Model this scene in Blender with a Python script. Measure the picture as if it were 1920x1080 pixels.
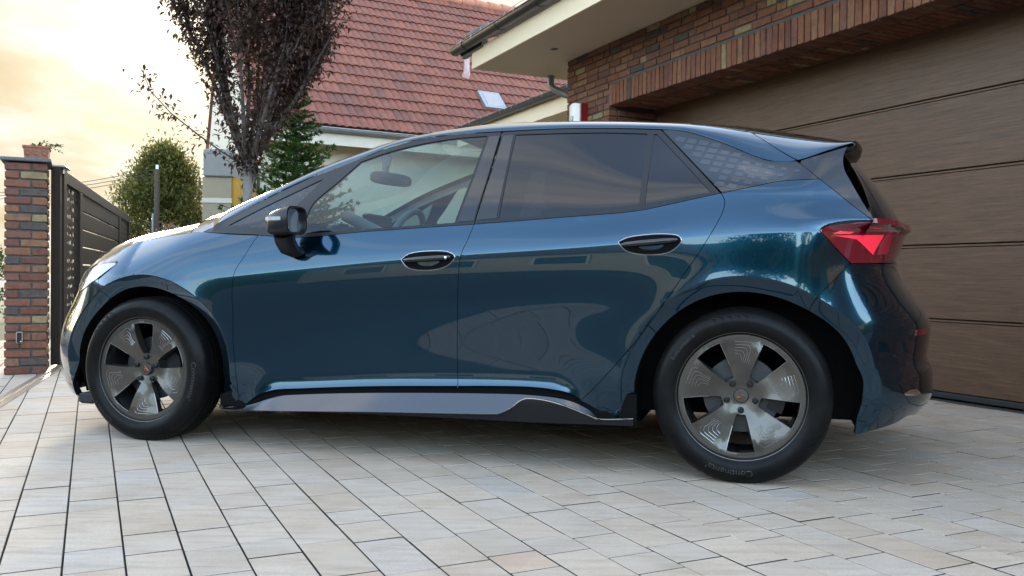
import bpy, bmesh, math, random
import numpy as np
from mathutils import Vector, Matrix
from mathutils.geometry import delaunay_2d_cdt
A = np.array
random.seed(4)
rng = np.random.default_rng(7)
scene = bpy.context.scene
COL = scene.collection
for o in list(bpy.data.objects):
    bpy.data.objects.remove(o)

# ------------------------------------------------------------------ camera
F_PX, PITCH, ROLL, CAM_H = 1662.8, -0.0130, 0.00933, 0.8015
def cam_rot(p, r):
    L = A([[1, 0, 0], [0, 0, -1], [0, 1, 0]], float)
    P = A([[1, 0, 0], [0, math.cos(p), math.sin(p)], [0, -math.sin(p), math.cos(p)]])
    Q = A([[math.cos(r), -math.sin(r), 0], [math.sin(r), math.cos(r), 0], [0, 0, 1]])
    return Q @ P @ L
RC = cam_rot(PITCH, ROLL)
cam_d = bpy.data.cameras.new('camera')
cam_o = bpy.data.objects.new('camera', cam_d)
COL.objects.link(cam_o)
M = Matrix(((RC[0][0], -RC[1][0], -RC[2][0], 0), (RC[0][1], -RC[1][1], -RC[2][1], 0),
            (RC[0][2], -RC[1][2], -RC[2][2], CAM_H), (0, 0, 0, 1)))
cam_o.matrix_world = M
cam_d.sensor_fit = 'HORIZONTAL'
cam_d.sensor_width = 36.0
cam_d.lens = 36.0 * F_PX / 1920.0
cam_d.clip_start = 0.05
cam_d.clip_end = 2000
scene.camera = cam_o

# ------------------------------------------------------------------ light
SUN_AZ, SUN_EL = math.radians(-20.0), math.radians(14.0)     # azimuth clockwise from +Y
sun_dir = A([math.sin(SUN_AZ) * math.cos(SUN_EL), math.cos(SUN_AZ) * math.cos(SUN_EL), math.sin(SUN_EL)])
world = bpy.data.worlds.new('World')
scene.world = world
world.use_nodes = True
def build_world():
    nt = world.node_tree; N = nt.nodes; L = nt.links
    N.clear()
    out = N.new('ShaderNodeOutputWorld'); bg = N.new('ShaderNodeBackground')
    sky = N.new('ShaderNodeTexSky'); sky.sky_type = 'NISHITA'; sky.sun_disc = False
    sky.sun_elevation = SUN_EL; sky.sun_rotation = SUN_AZ
    sky.air_density = 1.1; sky.dust_density = 1.0; sky.ozone_density = 2.6
    tc = N.new('ShaderNodeTexCoord')
    def math_(op, a, b=None, clamp=False):
        m = N.new('ShaderNodeMath'); m.operation = op; m.use_clamp = clamp
        for i, v in enumerate((a, b)):
            if v is None: continue
            if isinstance(v, (int, float)): m.inputs[i].default_value = v
            else: L.new(v, m.inputs[i])
        return m.outputs[0]
    sep = N.new('ShaderNodeSeparateXYZ'); L.new(tc.outputs['Generated'], sep.inputs[0])
    zz = math_('MAXIMUM', sep.outputs['Z'], 0.0)
    den = math_('ADD', zz, 0.13)
    cmb = N.new('ShaderNodeCombineXYZ')
    L.new(math_('DIVIDE', sep.outputs['X'], den), cmb.inputs[0])
    L.new(math_('DIVIDE', sep.outputs['Y'], den), cmb.inputs[1])
    n1 = N.new('ShaderNodeTexNoise'); n1.inputs['Scale'].default_value = 2.2; n1.inputs['Detail'].default_value = 9
    n1.inputs['Roughness'].default_value = 0.58; n1.inputs['Distortion'].default_value = 0.5
    mp = N.new('ShaderNodeMapping'); mp.inputs['Scale'].default_value = (0.7, 1.3, 1); mp.inputs['Location'].default_value = (3.1, 1.7, 0)
    mp.inputs['Rotation'].default_value = (0, 0, 0.5)
    L.new(cmb.outputs[0], mp.inputs[0]); L.new(mp.outputs[0], n1.inputs['Vector'])
    # nearness to the sun, soft
    vm = N.new('ShaderNodeVectorMath'); vm.operation = 'DOT_PRODUCT'
    L.new(tc.outputs['Generated'], vm.inputs[0]); vm.inputs[1].default_value = tuple(sun_dir)
    cosg = math_('MAXIMUM', vm.outputs['Value'], 0.0)
    # cloud cover: a few wisps overhead, a thick bank round the low sun
    half = math_('POWER', math_('ADD', 0.5, math_('MULTIPLY', vm.outputs['Value'], 0.5)), 2.0)
    bank = math_('POWER', cosg, 4.5)
    cover = math_('ADD', math_('ADD', n1.outputs['Fac'], math_('MULTIPLY', bank, 0.42)), math_('MULTIPLY', half, 0.10))
    cr = N.new('ShaderNodeValToRGB'); cr.color_ramp.elements[0].position = 0.52; cr.color_ramp.elements[1].position = 0.82
    L.new(cover, cr.inputs[0])
    n2 = N.new('ShaderNodeTexNoise'); n2.inputs['Scale'].default_value = 2.1; n2.inputs['Detail'].default_value = 7; n2.inputs['Roughness'].default_value = 0.55
    mp2 = N.new('ShaderNodeMapping'); mp2.inputs['Location'].default_value = (7.3, 2.2, 0); mp2.inputs['Scale'].default_value = (0.8, 0.45, 1)
    L.new(cmb.outputs[0], mp2.inputs[0]); L.new(mp2.outputs[0], n2.inputs['Vector'])
    r2 = N.new('ShaderNodeValToRGB'); e = r2.color_ramp.elements
    e[0].position = 0.40; e[0].color = (0.62, 0.58, 0.49, 1); e[1].position = 0.72; e[1].color = (0.45, 0.335, 0.175, 1)
    e.new(0.54).color = (0.51, 0.435, 0.30, 1)
    L.new(n2.outputs['Fac'], r2.inputs[0])
    glow = N.new('ShaderNodeMix'); glow.data_type = 'RGBA'; glow.blend_type = 'ADD'      # the sun behind the cloud
    L.new(math_('MINIMUM', math_('POWER', cosg, 160.0), 1.0), glow.inputs[0]); L.new(r2.outputs[0], glow.inputs[6]); glow.inputs[7].default_value = (0.50, 0.47, 0.40, 1)
    lit = N.new('ShaderNodeMix'); lit.data_type = 'RGBA'          # sunlit wisps away from the sun, golden bank near it
    L.new(math_('MINIMUM', math_('MULTIPLY', bank, 1.6), 1.0), lit.inputs[0]); lit.inputs[6].default_value = (CLOUD_LUM, CLOUD_LUM * .93, CLOUD_LUM * .86, 1)
    L.new(glow.outputs[2], lit.inputs[7])
    mx = N.new('ShaderNodeMix'); mx.data_type = 'RGBA'
    L.new(math_('ADD', math_('MULTIPLY', cr.outputs[0], 1.0 - VEIL), VEIL), mx.inputs[0]); L.new(sky.outputs[0], mx.inputs[6]); L.new(lit.outputs[2], mx.inputs[7])
    wb = N.new('ShaderNodeMix'); wb.data_type = 'RGBA'; wb.blend_type = 'MULTIPLY'; wb.inputs[0].default_value = 1.0
    L.new(sky.outputs[0], wb.inputs[6]); wb.inputs[7].default_value = (1.20, 1.0, 0.85, 1)      # hazy evening air: warmer than the clean-air model
    L.new(wb.outputs[2], mx.inputs[6])
    L.new(mx.outputs[2], bg.inputs[0]); bg.inputs[1].default_value = SKY_STRENGTH
    L.new(bg.outputs[0], out.inputs[0])
SKY_STRENGTH = 0.13
CLOUD_LUM = 2.4; VEIL = 0.05
build_world()
sun_d = bpy.data.lights.new('sun', 'SUN'); sun_d.energy = 0.5; sun_d.angle = math.radians(16); sun_d.color = (1.0, 0.86, 0.66)
sun_o = bpy.data.objects.new('sun', sun_d); COL.objects.link(sun_o)
sun_o.rotation_euler = Vector(tuple(sun_dir)).to_track_quat('Z', 'Y').to_euler()
sun_o.location = tuple(sun_dir * 50)

scene.view_settings.view_transform = 'Standard'
scene.view_settings.look = 'None'
scene.view_settings.gamma = 1.0
scene.view_settings.use_curve_mapping = False
scene.view_settings.exposure = 3.8
scene.render.engine = 'CYCLES'
scene.cycles.max_bounces = 10
scene.cycles.transparent_max_bounces = 16
scene.cycles.caustics_reflective = False
scene.cycles.caustics_refractive = False
# ------------------------------------------------------------------ helpers
def tag(o, label=None, cat=None, group=None, kind=None):
    if label: o['label'] = label
    if cat: o['category'] = cat
    if group: o['group'] = group
    if kind: o['kind'] = kind
    return o
def empty(name, loc=(0, 0, 0), rz=0.0, label=None, cat=None, group=None):
    o = bpy.data.objects.new(name, None); COL.objects.link(o)
    o.location = loc; o.rotation_euler = (0, 0, rz); o.empty_display_size = 0.2
    return tag(o, label, cat, group)
def link(name, me, mat=None, parent=None):
    o = bpy.data.objects.new(name, me); COL.objects.link(o)
    if mat is not None and not me.materials: me.materials.append(mat)
    o.parent = parent
    return o
def mesh_from(name, v, f, normals=None, smooth=False):
    me = bpy.data.meshes.new(name)
    me.from_pydata([tuple(map(float, q)) for q in v], [], [tuple(int(i) for i in q) for q in f])
    me.update()
    if smooth or normals is not None:
        me.polygons.foreach_set('use_smooth', [True] * len(me.polygons))
    if normals is not None:
        me.normals_split_custom_set_from_vertices([tuple(map(float, q)) for q in normals])
    return me
class MB:
    """collects vertices and faces of one mesh"""
    def __init__(s): s.v = []; s.f = []
    def add(s, v, f):
        b = len(s.v); s.v += [tuple(q) for q in v]; s.f += [tuple(b + i for i in q) for q in f]; return s
    def box(s, x0, x1, y0, y1, z0, z1, bev=0.0):
        if bev <= 0:
            v = [(x, y, z) for z in (z0, z1) for y in (y0, y1) for x in (x0, x1)]
            return s.add(v, [(0, 2, 3, 1), (4, 5, 7, 6), (0, 1, 5, 4), (2, 6, 7, 3), (0, 4, 6, 2), (1, 3, 7, 5)])
        b = bev; v = []
        for z, e in ((z0, b), (z0 + b, 0), (z1 - b, 0), (z1, b)):
            for x, y in ((x0 + e, y0 + e), (x1 - e, y0 + e), (x1 - e, y1 - e), (x0 + e, y1 - e)): v.append((x, y, z))
        f = [(3, 2, 1, 0), (12, 13, 14, 15)]
        for k in range(3):
            for i in range(4):
                j = (i + 1) % 4; f.append((k * 4 + i, k * 4 + j, k * 4 + 4 + j, k * 4 + 4 + i))
        return s.add(v, f)
    def tube(s, pts, r, n=8, cap=True):
        pts = [Vector(p) for p in pts]
        rs = r if isinstance(r, (list, tuple)) else [r] * len(pts)
        b = len(s.v); prev = None
        for i, p in enumerate(pts):
            t = (pts[min(i + 1, len(pts) - 1)] - pts[max(i - 1, 0)]).normalized()
            a = prev if prev is not None else (Vector((0, 0, 1)) if abs(t.z) < 0.9 else Vector((1, 0, 0)))
            a = (a - t * a.dot(t)).normalized(); prev = a; c = t.cross(a)
            for k in range(n):
                w = 2 * math.pi * k / n
                s.v.append(tuple(p + (a * math.cos(w) + c * math.sin(w)) * rs[i]))
        for i in range(len(pts) - 1):
            for k in range(n):
                j = (k + 1) % n
                s.f.append((b + i * n + k, b + i * n + j, b + (i + 1) * n + j, b + (i + 1) * n + k))
        if cap:
            s.f.append(tuple(b + k for k in reversed(range(n))))
            s.f.append(tuple(b + (len(pts) - 1) * n + k for k in range(n)))
        return s
    def lathe(s, prof, n=48, axis='y', cx=0, cy=0, cz=0, close=False):
        """prof: list of (r, h); revolved round an axis through (cx,cy,cz)"""
        b = len(s.v)
        for r, h in prof:
            for k in range(n):
                w = 2 * math.pi * k / n; c, q = math.cos(w) * r, math.sin(w) * r
                s.v.append((cx + c, cy + h, cz + q) if axis == 'y' else (cx + c, cy + q, cz + h))
        m = len(prof)
        for i in range(m if close else m - 1):
            i2 = (i + 1) % m
            for k in range(n):
                j = (k + 1) % n
                q = (b + i * n + k, b + i2 * n + k, b + i2 * n + j, b + i * n + j)
                s.f.append(q if axis == 'y' else q[::-1])
        return s
    def mesh(s, name, smooth=False): return mesh_from(name, s.v, s.f, smooth=smooth)
    def obj(s, name, mat, parent=None, smooth=False):
        me = s.mesh(name, smooth)
        if smooth: 
            try: me.set_sharp_from_angle(angle=math.radians(38))
            except Exception: pass
        return link(name, me, mat, parent)

# ------------------------------------------------------------------ materials
MATS = {}
def principled(name, col=(0.5, 0.5, 0.5), rough=0.6, metal=0.0, coat=0.0, spec=0.5, emit=None, es=0.0):
    m = bpy.data.materials.new(name); m.use_nodes = True
    b = m.node_tree.nodes['Principled BSDF']
    b.inputs['Base Color'].default_value = (*col, 1); b.inputs['Roughness'].default_value = rough
    b.inputs['Metallic'].default_value = metal; b.inputs['Coat Weight'].default_value = coat
    b.inputs['Coat Roughness'].default_value = 0.02; b.inputs['Specular IOR Level'].default_value = spec
    if emit: b.inputs['Emission Color'].default_value = (*emit, 1); b.inputs['Emission Strength'].default_value = es
    MATS[name] = m
    return m
class NT:
    def __init__(s, m): s.m = m; s.N = m.node_tree.nodes; s.L = m.node_tree.links; s.b = s.N['Principled BSDF']
    def new(s, t, **kw):
        n = s.N.new(t)
        for k, v in kw.items(): setattr(n, k, v)
        return n
    def lk(s, a, b): s.L.new(a, b)
    def pos(s, scale=(1, 1, 1), rot=0.0, obj=False):
        mp = s.new('ShaderNodeMapping'); mp.inputs['Scale'].default_value = scale; mp.inputs['Rotation'].default_value = (0, 0, rot)
        if obj: s.lk(s.new('ShaderNodeTexCoord').outputs['Object'], mp.inputs[0])
        else: s.lk(s.new('ShaderNodeNewGeometry').outputs['Position'], mp.inputs[0])
        return mp.outputs[0]
    def noise(s, vec, scale, detail=4, rough=0.55, dist=0.0):
        n = s.new('ShaderNodeTexNoise'); n.inputs['Scale'].default_value = scale; n.inputs['Detail'].default_value = detail
        n.inputs['Roughness'].default_value = rough; n.inputs['Distortion'].default_value = dist
        s.lk(vec, n.inputs['Vector']); return n.outputs['Fac']
    def rand(s):
        a = s.new('ShaderNodeObjectInfo').outputs['Random']; b = s.new('ShaderNodeNewGeometry').outputs['Random Per Island']
        m = s.new('ShaderNodeMath', operation='ADD'); s.lk(a, m.inputs[0]); s.lk(b, m.inputs[1])
        q = s.new('ShaderNodeMath', operation='FRACT'); s.lk(m.outputs[0], q.inputs[0]); return q.outputs[0]
    def ramp(s, fac, stops, interp='LINEAR'):
        r = s.new('ShaderNodeValToRGB'); r.color_ramp.interpolation = interp
        e = r.color_ramp.elements
        while len(e) < len(stops): e.new(0.5)
        for i, (p, c) in enumerate(stops): e[i].position = p; e[i].color = (*c, 1) if len(c) == 3 else c
        s.lk(fac, r.inputs[0]); return r.outputs[0]
    def mix(s, fac, a, b, mode='MIX'):
        n = s.new('ShaderNodeMix', data_type='RGBA', blend_type=mode)
        if isinstance(fac, float): n.inputs[0].default_value = fac
        else: s.lk(fac, n.inputs[0])
        for i, v in ((6, a), (7, b)):
            if isinstance(v, tuple): n.inputs[i].default_value = (*v, 1)
            else: s.lk(v, n.inputs[i])
        return n.outputs[2]
    def math(s, op, a, b=0.0):
        n = s.new('ShaderNodeMath', operation=op)
        for i, v in ((0, a), (1, b)):
            if isinstance(v, (int, float)): n.inputs[i].default_value = v
            else: s.lk(v, n.inputs[i])
        return n.outputs[0]
    def color(s, c): s.lk(c, s.b.inputs['Base Color'])
    def rough(s, c): s.lk(c, s.b.inputs['Roughness'])
    def bump(s, h, strength=0.3, dist=0.01):
        n = s.new('ShaderNodeBump'); n.inputs['Strength'].default_value = strength; n.inputs['Distance'].default_value = dist
        s.lk(h, n.inputs['Height']); s.lk(n.outputs[0], s.b.inputs['Normal'])
G = (0.5, 0.5, 0.5)
ALPHA = math.atan2(0.4291547, 0.903231)        # wall frame: x = distance toward the garage, y = along the wall

def mat_paver():
    m = principled('paver_concrete', G, 0.8, spec=0.35); t = NT(m)
    r = t.rand()
    base = t.ramp(r, [(0.0, (0.350, 0.278, 0.208)), (0.25, (0.385, 0.312, 0.240)), (0.5, (0.355, 0.298, 0.238)), (0.72, (0.400, 0.322, 0.243)), (0.9, (0.352, 0.306, 0.258)), (1.0, (0.385, 0.285, 0.202))])
    streak = t.noise(t.pos((2.2, 16, 2), -ALPHA), 2.0, 5, 0.6, 0.4)
    c = t.mix(0.75, base, t.ramp(streak, [(0.25, (0.70, 0.68, 0.66)), (0.5, (1, 1, 1)), (0.78, (1.16, 1.14, 1.12))]), 'MULTIPLY')
    blot = t.noise(t.pos((1, 1, 1)), 3.3, 4)
    c = t.mix(0.55, c, t.ramp(blot, [(0.35, (0.84, 0.80, 0.74)), (0.55, (1, 1, 1)), (0.75, (0.97, 1.02, 1.08))]), 'MULTIPLY')
    grain = t.noise(t.pos((1, 1, 1)), 420, 2, 0.7)
    c = t.mix(0.8, c, t.ramp(grain, [(0.30, (0.62, 0.61, 0.60)), (0.5, (1, 1, 1)), (0.72, (1.25, 1.25, 1.25))]), 'MULTIPLY')
    t.color(c); t.bump(grain, 0.35, 0.002)
    return m
def mat_brick():
    m = principled('old_brick', G, 0.85, spec=0.3); t = NT(m)
    r = t.rand()
    base = t.ramp(r, [(0, (0.159, 0.062, 0.036)), (0.2, (0.126, 0.050, 0.032)), (0.38, (0.177, 0.073, 0.039)), (0.55, (0.144, 0.062, 0.042)), (0.70, (0.187, 0.090, 0.050)), (0.84, (0.220, 0.161, 0.082)), (0.91, (0.071, 0.054, 0.046)), (0.97, (0.111, 0.047, 0.035))], 'CONSTANT')
    n1 = t.noise(t.pos(), 22, 5, 0.65)
    c = t.mix(0.85, base, t.ramp(n1, [(0.25, (0.5, 0.48, 0.47)), (0.5, (1, 1, 1)), (0.75, (1.35, 1.3, 1.2))]), 'MULTIPLY')
    n2 = t.noise(t.pos(), 55, 4, 0.7)
    c = t.mix(t.ramp(n2, [(0.62, (0, 0, 0)), (0.74, (0.55, 0.55, 0.55))]), c, (0.24, 0.21, 0.17))
    t.color(c); t.bump(t.noise(t.pos(), 70, 6, 0.7), 0.55, 0.006)
    return m
def mat_noisy(name, col, rough, scale, amt=0.25, bump=0.2, bscale=None, metal=0.0, coat=0.0, spec=0.5):
    m = principled(name, col, rough, metal, coat, spec); t = NT(m)
    n = t.noise(t.pos(), scale, 5, 0.6)
    lo, hi = 1 - amt, 1 + amt
    t.color(t.mix(1.0, tuple(col), t.ramp(n, [(0.25, (lo, lo, lo)), (0.75, (hi, hi, hi))]), 'MULTIPLY'))
    if bump: t.bump(t.noise(t.pos(), bscale or scale * 6, 4, 0.6), bump, 0.004)
    return m
def mat_door_wood():
    m = principled('woodgrain_foil', G, 0.5, spec=0.4); t = NT(m)
    v = t.pos((3, 1.0, 34), -ALPHA)
    n = t.noise(v, 1.4, 7, 0.65, 0.9)
    fine = t.noise(t.pos((6, 1.5, 95), -ALPHA), 1.5, 6, 0.72, 0.6)
    c = t.ramp(n, [(0.25, (0.054, 0.027, 0.013)), (0.5, (0.082, 0.042, 0.021)), (0.75, (0.105, 0.056, 0.031))])
    c = t.mix(0.8, c, t.ramp(fine, [(0.30, (0.55, 0.52, 0.50)), (0.5, (1, 1, 1)), (0.62, (1.35, 1.33, 1.30)), (0.74, (2.2, 2.15, 2.05))]), 'MULTIPLY')
    t.color(c); t.bump(fine, 0.35, 0.003)
    return m
def mat_tile():
    m = principled('roof_clay_tile', G, 0.75, spec=0.35); t = NT(m)
    base = t.ramp(t.rand(), [(0, (0.170, 0.052, 0.032)), (0.4, (0.142, 0.044, 0.029)), (0.75, (0.193, 0.061, 0.037)), (1, (0.118, 0.042, 0.029))])
    n = t.noise(t.pos(), 7, 6, 0.7)
    c = t.mix(0.8, base, t.ramp(n, [(0.3, (0.55, 0.52, 0.5)), (0.5, (1, 1, 1)), (0.75, (1.2, 1.15, 1.1))]), 'MULTIPLY')
    lich = t.ramp(t.noise(t.pos(), 11, 6, 0.75), [(0.52, (0, 0, 0)), (0.66, (0.75, 0.75, 0.75))])
    t.color(t.mix(lich, c, (0.065, 0.052, 0.045)))
    return m
def mat_leaf(name, c1, c2, c3, trans=0.35):
    m = bpy.data.materials.new(name); m.use_nodes = True; t = NT(m); N = t.N
    b = t.b; b.inputs['Roughness'].default_value = 0.5; b.inputs['Specular IOR Level'].default_value = 0.35
    col = t.ramp(t.rand(), [(0, c1), (0.5, c2), (1, c3)])
    t.color(col)
    tr = t.new('ShaderNodeBsdfTranslucent'); mx = t.new('ShaderNodeMixShader'); mx.inputs[0].default_value = trans
    t.lk(t.mix(1.0, col, (1.5, 1.4, 0.9), 'MULTIPLY'), tr.inputs[0])
    out = [n for n in N if n.type == 'OUTPUT_MATERIAL'][0]
    t.lk(b.outputs[0], mx.inputs[1]); t.lk(tr.outputs[0], mx.inputs[2]); t.lk(mx.outputs[0], out.inputs[0])
    MATS[name] = m; return m
def mat_glass(name, tint, ior=1.52, haze=None):
    """thin sheet of glass: see-through tinted body, mirror surface by Fresnel"""
    m = bpy.data.materials.new(name); m.use_nodes = True; N = m.node_tree.nodes; L = m.node_tree.links
    N.remove(N['Principled BSDF'])
    out = [n for n in N if n.type == 'OUTPUT_MATERIAL'][0]
    tr = N.new('ShaderNodeBsdfTransparent'); tr.inputs[0].default_value = (*tint, 1)
    gl = N.new('ShaderNodeBsdfGlossy'); gl.inputs['Roughness'].default_value = 0.01; gl.inputs[0].default_value = (1, 1, 1, 1)
    fr = N.new('ShaderNodeFresnel'); fr.inputs['IOR'].default_value = ior
    ge = N.new('ShaderNodeNewGeometry'); ii = N.new('ShaderNodeMapRange')      # a thin sheet mirrors alike from both sides
    ii.inputs['To Min'].default_value = ior; ii.inputs['To Max'].default_value = 1 / ior
    L.new(ge.outputs['Backfacing'], ii.inputs['Value']); L.new(ii.outputs[0], fr.inputs['IOR'])
    mx = N.new('ShaderNodeMixShader'); L.new(fr.outputs[0], mx.inputs[0]); L.new(tr.outputs[0], mx.inputs[1]); L.new(gl.outputs[0], mx.inputs[2])
    L.new(mx.outputs[0], out.inputs[0]); MATS[name] = m; return m
M_PAVER = mat_paver(); M_BRICK = mat_brick(); M_TILE = mat_tile(); M_DOOR = mat_door_wood()
M_MORTAR = mat_noisy('dark_mortar', (0.075, 0.067, 0.060), 0.95, 60, 0.3, 0.6)
M_SAND = mat_noisy('joint_sand', (0.026, 0.024, 0.021), 0.95, 80, 0.4, 0.5)
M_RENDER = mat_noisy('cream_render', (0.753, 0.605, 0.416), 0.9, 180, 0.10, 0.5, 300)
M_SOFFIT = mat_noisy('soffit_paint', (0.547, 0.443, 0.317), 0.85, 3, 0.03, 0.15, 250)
M_WHITEWALL = mat_noisy('white_render', (0.526, 0.472, 0.389), 0.9, 4, 0.06, 0.4, 200)
M_BROWNMETAL = mat_noisy('brown_powdercoat', (0.034, 0.023, 0.017), 0.6, 30, 0.10, 0.08, 400, spec=0.2)
M_GUTTER = mat_noisy('brown_gutter', (0.035, 0.026, 0.024), 0.32, 20, 0.12, 0.0)
M_ZINC = mat_noisy('grey_zinc', (0.25, 0.26, 0.27), 0.45, 12, 0.15, 0.0, metal=0.6)
M_BLACKRUB = principled('black_rubber_seal', (0.012, 0.012, 0.013), 0.7)
M_TERRA = mat_noisy('terracotta', (0.238, 0.094, 0.057), 0.85, 35, 0.25, 0.3)
M_STEEL = mat_noisy('galvanised_steel', (0.42, 0.38, 0.33), 0.35, 30, 0.15, 0.1, metal=0.8)
M_STONECAP = mat_noisy('dark_stone_cap', (0.09, 0.088, 0.092), 0.7, 40, 0.2, 0.3)
M_WHITEPL = principled('white_plastic', (0.75, 0.75, 0.73), 0.35)
M_REDPL = principled('red_plastic', (0.22, 0.012, 0.015), 0.3)
M_GREEN = principled('green_print', (0.05, 0.35, 0.12), 0.5)
M_BARK = mat_noisy('grey_bark', (0.17, 0.15, 0.14), 0.9, 30, 0.3, 0.6)
M_BARKD = mat_noisy('brown_bark', (0.07, 0.05, 0.04), 0.9, 30, 0.3, 0.5)
M_PURPLE = mat_leaf('purple_leaf', (0.030, 0.018, 0.018), (0.058, 0.034, 0.030), (0.10, 0.062, 0.050), 0.35)
M_FIR = mat_leaf('fir_needle', (0.022, 0.058, 0.018), (0.04, 0.10, 0.024), (0.10, 0.18, 0.035), 0.3)
M_CONIF = mat_leaf('conifer_spray', (0.07, 0.078, 0.026), (0.11, 0.115, 0.038), (0.18, 0.17, 0.058), 0.5)
M_GREENLEAF = mat_leaf('green_leaf', (0.025, 0.06, 0.018), (0.045, 0.095, 0.025), (0.08, 0.13, 0.035), 0.3)
M_PINKLEAF = mat_leaf('pinkish_leaf', (0.10, 0.05, 0.04), (0.22, 0.13, 0.10), (0.30, 0.24, 0.17), 0.3)
def W(x, y, z=0.0):
    """wall frame -> world"""
    c, s = math.cos(ALPHA), math.sin(ALPHA)
    return Vector((x * c - y * s, x * s + y * c, z))
def wobj(mb, name, mat, parent=None, smooth=False):
    """mesh authored in the wall frame"""
    o = mb.obj(name, mat, parent, smooth)
    if parent is None: o.rotation_euler = (0, 0, ALPHA)
    return o
def wempty(name, label, cat, group=None):
    return empty(name, (0, 0, 0), ALPHA, label, cat, group)
# ------------------------------------------------------------------ setting: ground and driveway
BASE = {}
def wthing(name, base, label, cat, group=None, rz=None):
    """empty standing at a thing's base; base in the wall frame"""
    e = empty(name, tuple(W(*base)), ALPHA if rz is None else rz, label, cat, group)
    BASE[e.name] = base; return e
def wpart(mb, name, mat, parent, smooth=False, root=None):
    """mesh authored in the wall frame, hung below a thing (or one of its parts)"""
    o = mb.obj(name, mat, parent, smooth)
    if parent.name in BASE: o.location = -Vector(BASE[parent.name])
    return o
gm = MB(); gm.add([(-400, -400, -0.06), (400, -400, -0.06), (400, 600, -0.06), (-400, 600, -0.06)], [(0, 1, 2, 3)])
M_GROUND = mat_noisy('street_asphalt', (0.062, 0.060, 0.058), 0.9, 1.5, 0.25, 0.3, 90)
tag(gm.obj('ground', M_GROUND), kind='structure')
drive = MB().box(-1.7, 5.25, -5.0, 12.0, -0.055, -0.010)
driveway = wobj(drive, 'driveway', M_SAND); tag(driveway, kind='structure')
lawn = MB().box(-3.6, 9.0, 12.0, 40.0, -0.055, -0.02)
tag(wobj(lawn, 'garden_ground', mat_noisy('garden_soil_grass', (0.05, 0.065, 0.025), 0.95, 6, 0.4, 0.4)), kind='structure')

def paver_mesh(w, l, name='paver', b=0.0016, h=0.03):
    m = MB(); x, y = w / 2, l / 2
    v = []
    for z, e in ((-h, 0), (-b, 0), (0, b)):
        v += [(-x + e, -y + e, z), (x - e, -y + e, z), (x - e, y - e, z), (-x + e, y - e, z)]
    f = [(8, 9, 10, 11)]
    for k in range(2):
        for i in range(4):
            j = (i + 1) % 4; f.append((k * 4 + i, k * 4 + j, k * 4 + 4 + j, k * 4 + 4 + i))
    m.add(v, f); return m
ROW = 0.1562; ROW0 = -0.224
LENS = (0.155, 0.208, 0.247, 0.315)
pv = {l: paver_mesh(ROW - 0.0055, l - 0.0075).mesh('paver') for l in LENS}
PAV_IDX = [0, 1, 1, 1, 1, 0, 0, 0, 0]      # top and arris clean, joint faces dirty
for me in pv.values():
    me.materials.append(M_PAVER); me.materials.append(M_SAND); me.polygons.foreach_set('material_index', PAV_IDX)
pieces = []
cw = A([0.0, 0.0])
ca, sa = math.cos(ALPHA), math.sin(ALPHA)
for k in range(-9, 35):
    x = ROW0 + (k + 0.5) * ROW
    if x > 5.16: continue
    y = -2.5 + random.random() * 0.3; last = None
    while y < 11.8:
        l = random.choices(LENS, (3, 3, 3, 2))[0]
        yc = y + l / 2; y += l
        X, Y = x * ca - yc * sa, x * sa + yc * ca           # world, for picking the large ones in view
        dz = random.uniform(-0.0012, 0.0012)
        inview = Y > 1.55 and abs(X / max(Y, 0.1)) < 0.6
        hidden = False
        qx = (X + 1.759) * 0.9596 - (Y - 4.229) * 0.2813; qn = (X + 1.759) * 0.2813 + (Y - 4.229) * 0.9596
        if -0.5 < qx < 3.3 and 0.0 < qn < 1.8: hidden = True
        pieces.append((Y if inview and not hidden else 99 + abs(Y), x, yc, dz, l))
pieces.sort(key=lambda q: q[0])
for q in pieces[:300]:
    o = bpy.data.objects.new('paver', pv[q[4]]); COL.objects.link(o); o.parent = driveway
    o.location = (q[1], q[2], q[3]); o.rotation_euler = (random.uniform(-.003, .003), random.uniform(-.003, .003), 0)
rest = MB()
for q in pieces[300:]:
    m = paver_mesh(ROW - 0.0055, q[4] - 0.0075); t1, t2 = random.uniform(-.003, .003), random.uniform(-.003, .003)
    rest.add([(a + q[1], b + q[2], c + q[3] + a * t1 + b * t2) for a, b, c in m.v], m.f)
o = rest.obj('pavers', M_PAVER, driveway); o['kind'] = 'stuff'; o.data.materials.append(M_SAND)
o.data.polygons.foreach_set('material_index', PAV_IDX * (len(rest.f) // 9))

# ------------------------------------------------------------------ bricks
def rough_brick_mesh(lx, ly, lz, seed, name='brick', amp=0.0022):
    """slightly irregular brick, chamfered edges; 44 triangles"""
    m = MB().box(-lx / 2, lx / 2, -ly / 2, ly / 2, -lz / 2, lz / 2, bev=min(0.005, lz * 0.12))
    r = random.Random(seed)
    v = [(a + r.uniform(-amp, amp), b + r.uniform(-amp, amp), c + r.uniform(-amp, amp)) for a, b, c in m.v]
    me = mesh_from(name, v, m.f); me.materials.append(M_BRICK); return me
BRK = {}
def brick(kind, dims, pos, parent, base=(0, 0, 0), name='brick'):
    key = (kind, dims)
    if key not in BRK: BRK[key] = [rough_brick_mesh(*dims, seed=i * 7 + len(BRK)) for i in range(5)]
    o = bpy.data.objects.new(name, random.choice(BRK[key])); COL.objects.link(o); o.parent = parent
    o.location = (pos[0] - base[0] + random.uniform(-.002, .002), pos[1] - base[1], pos[2] - base[2])
    o.rotation_euler = (random.uniform(-.012, .012), random.uniform(-.01, .01), random.uniform(-.008, .008))
    return o
CH = 0.0665
garage = wthing('garage_house', (5.2, 5.0, 0), 'brick fronted garage with wide brown wood grain door and cream eaves', 'garage')
GB = BASE[garage.name]
WX = 4.69
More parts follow.
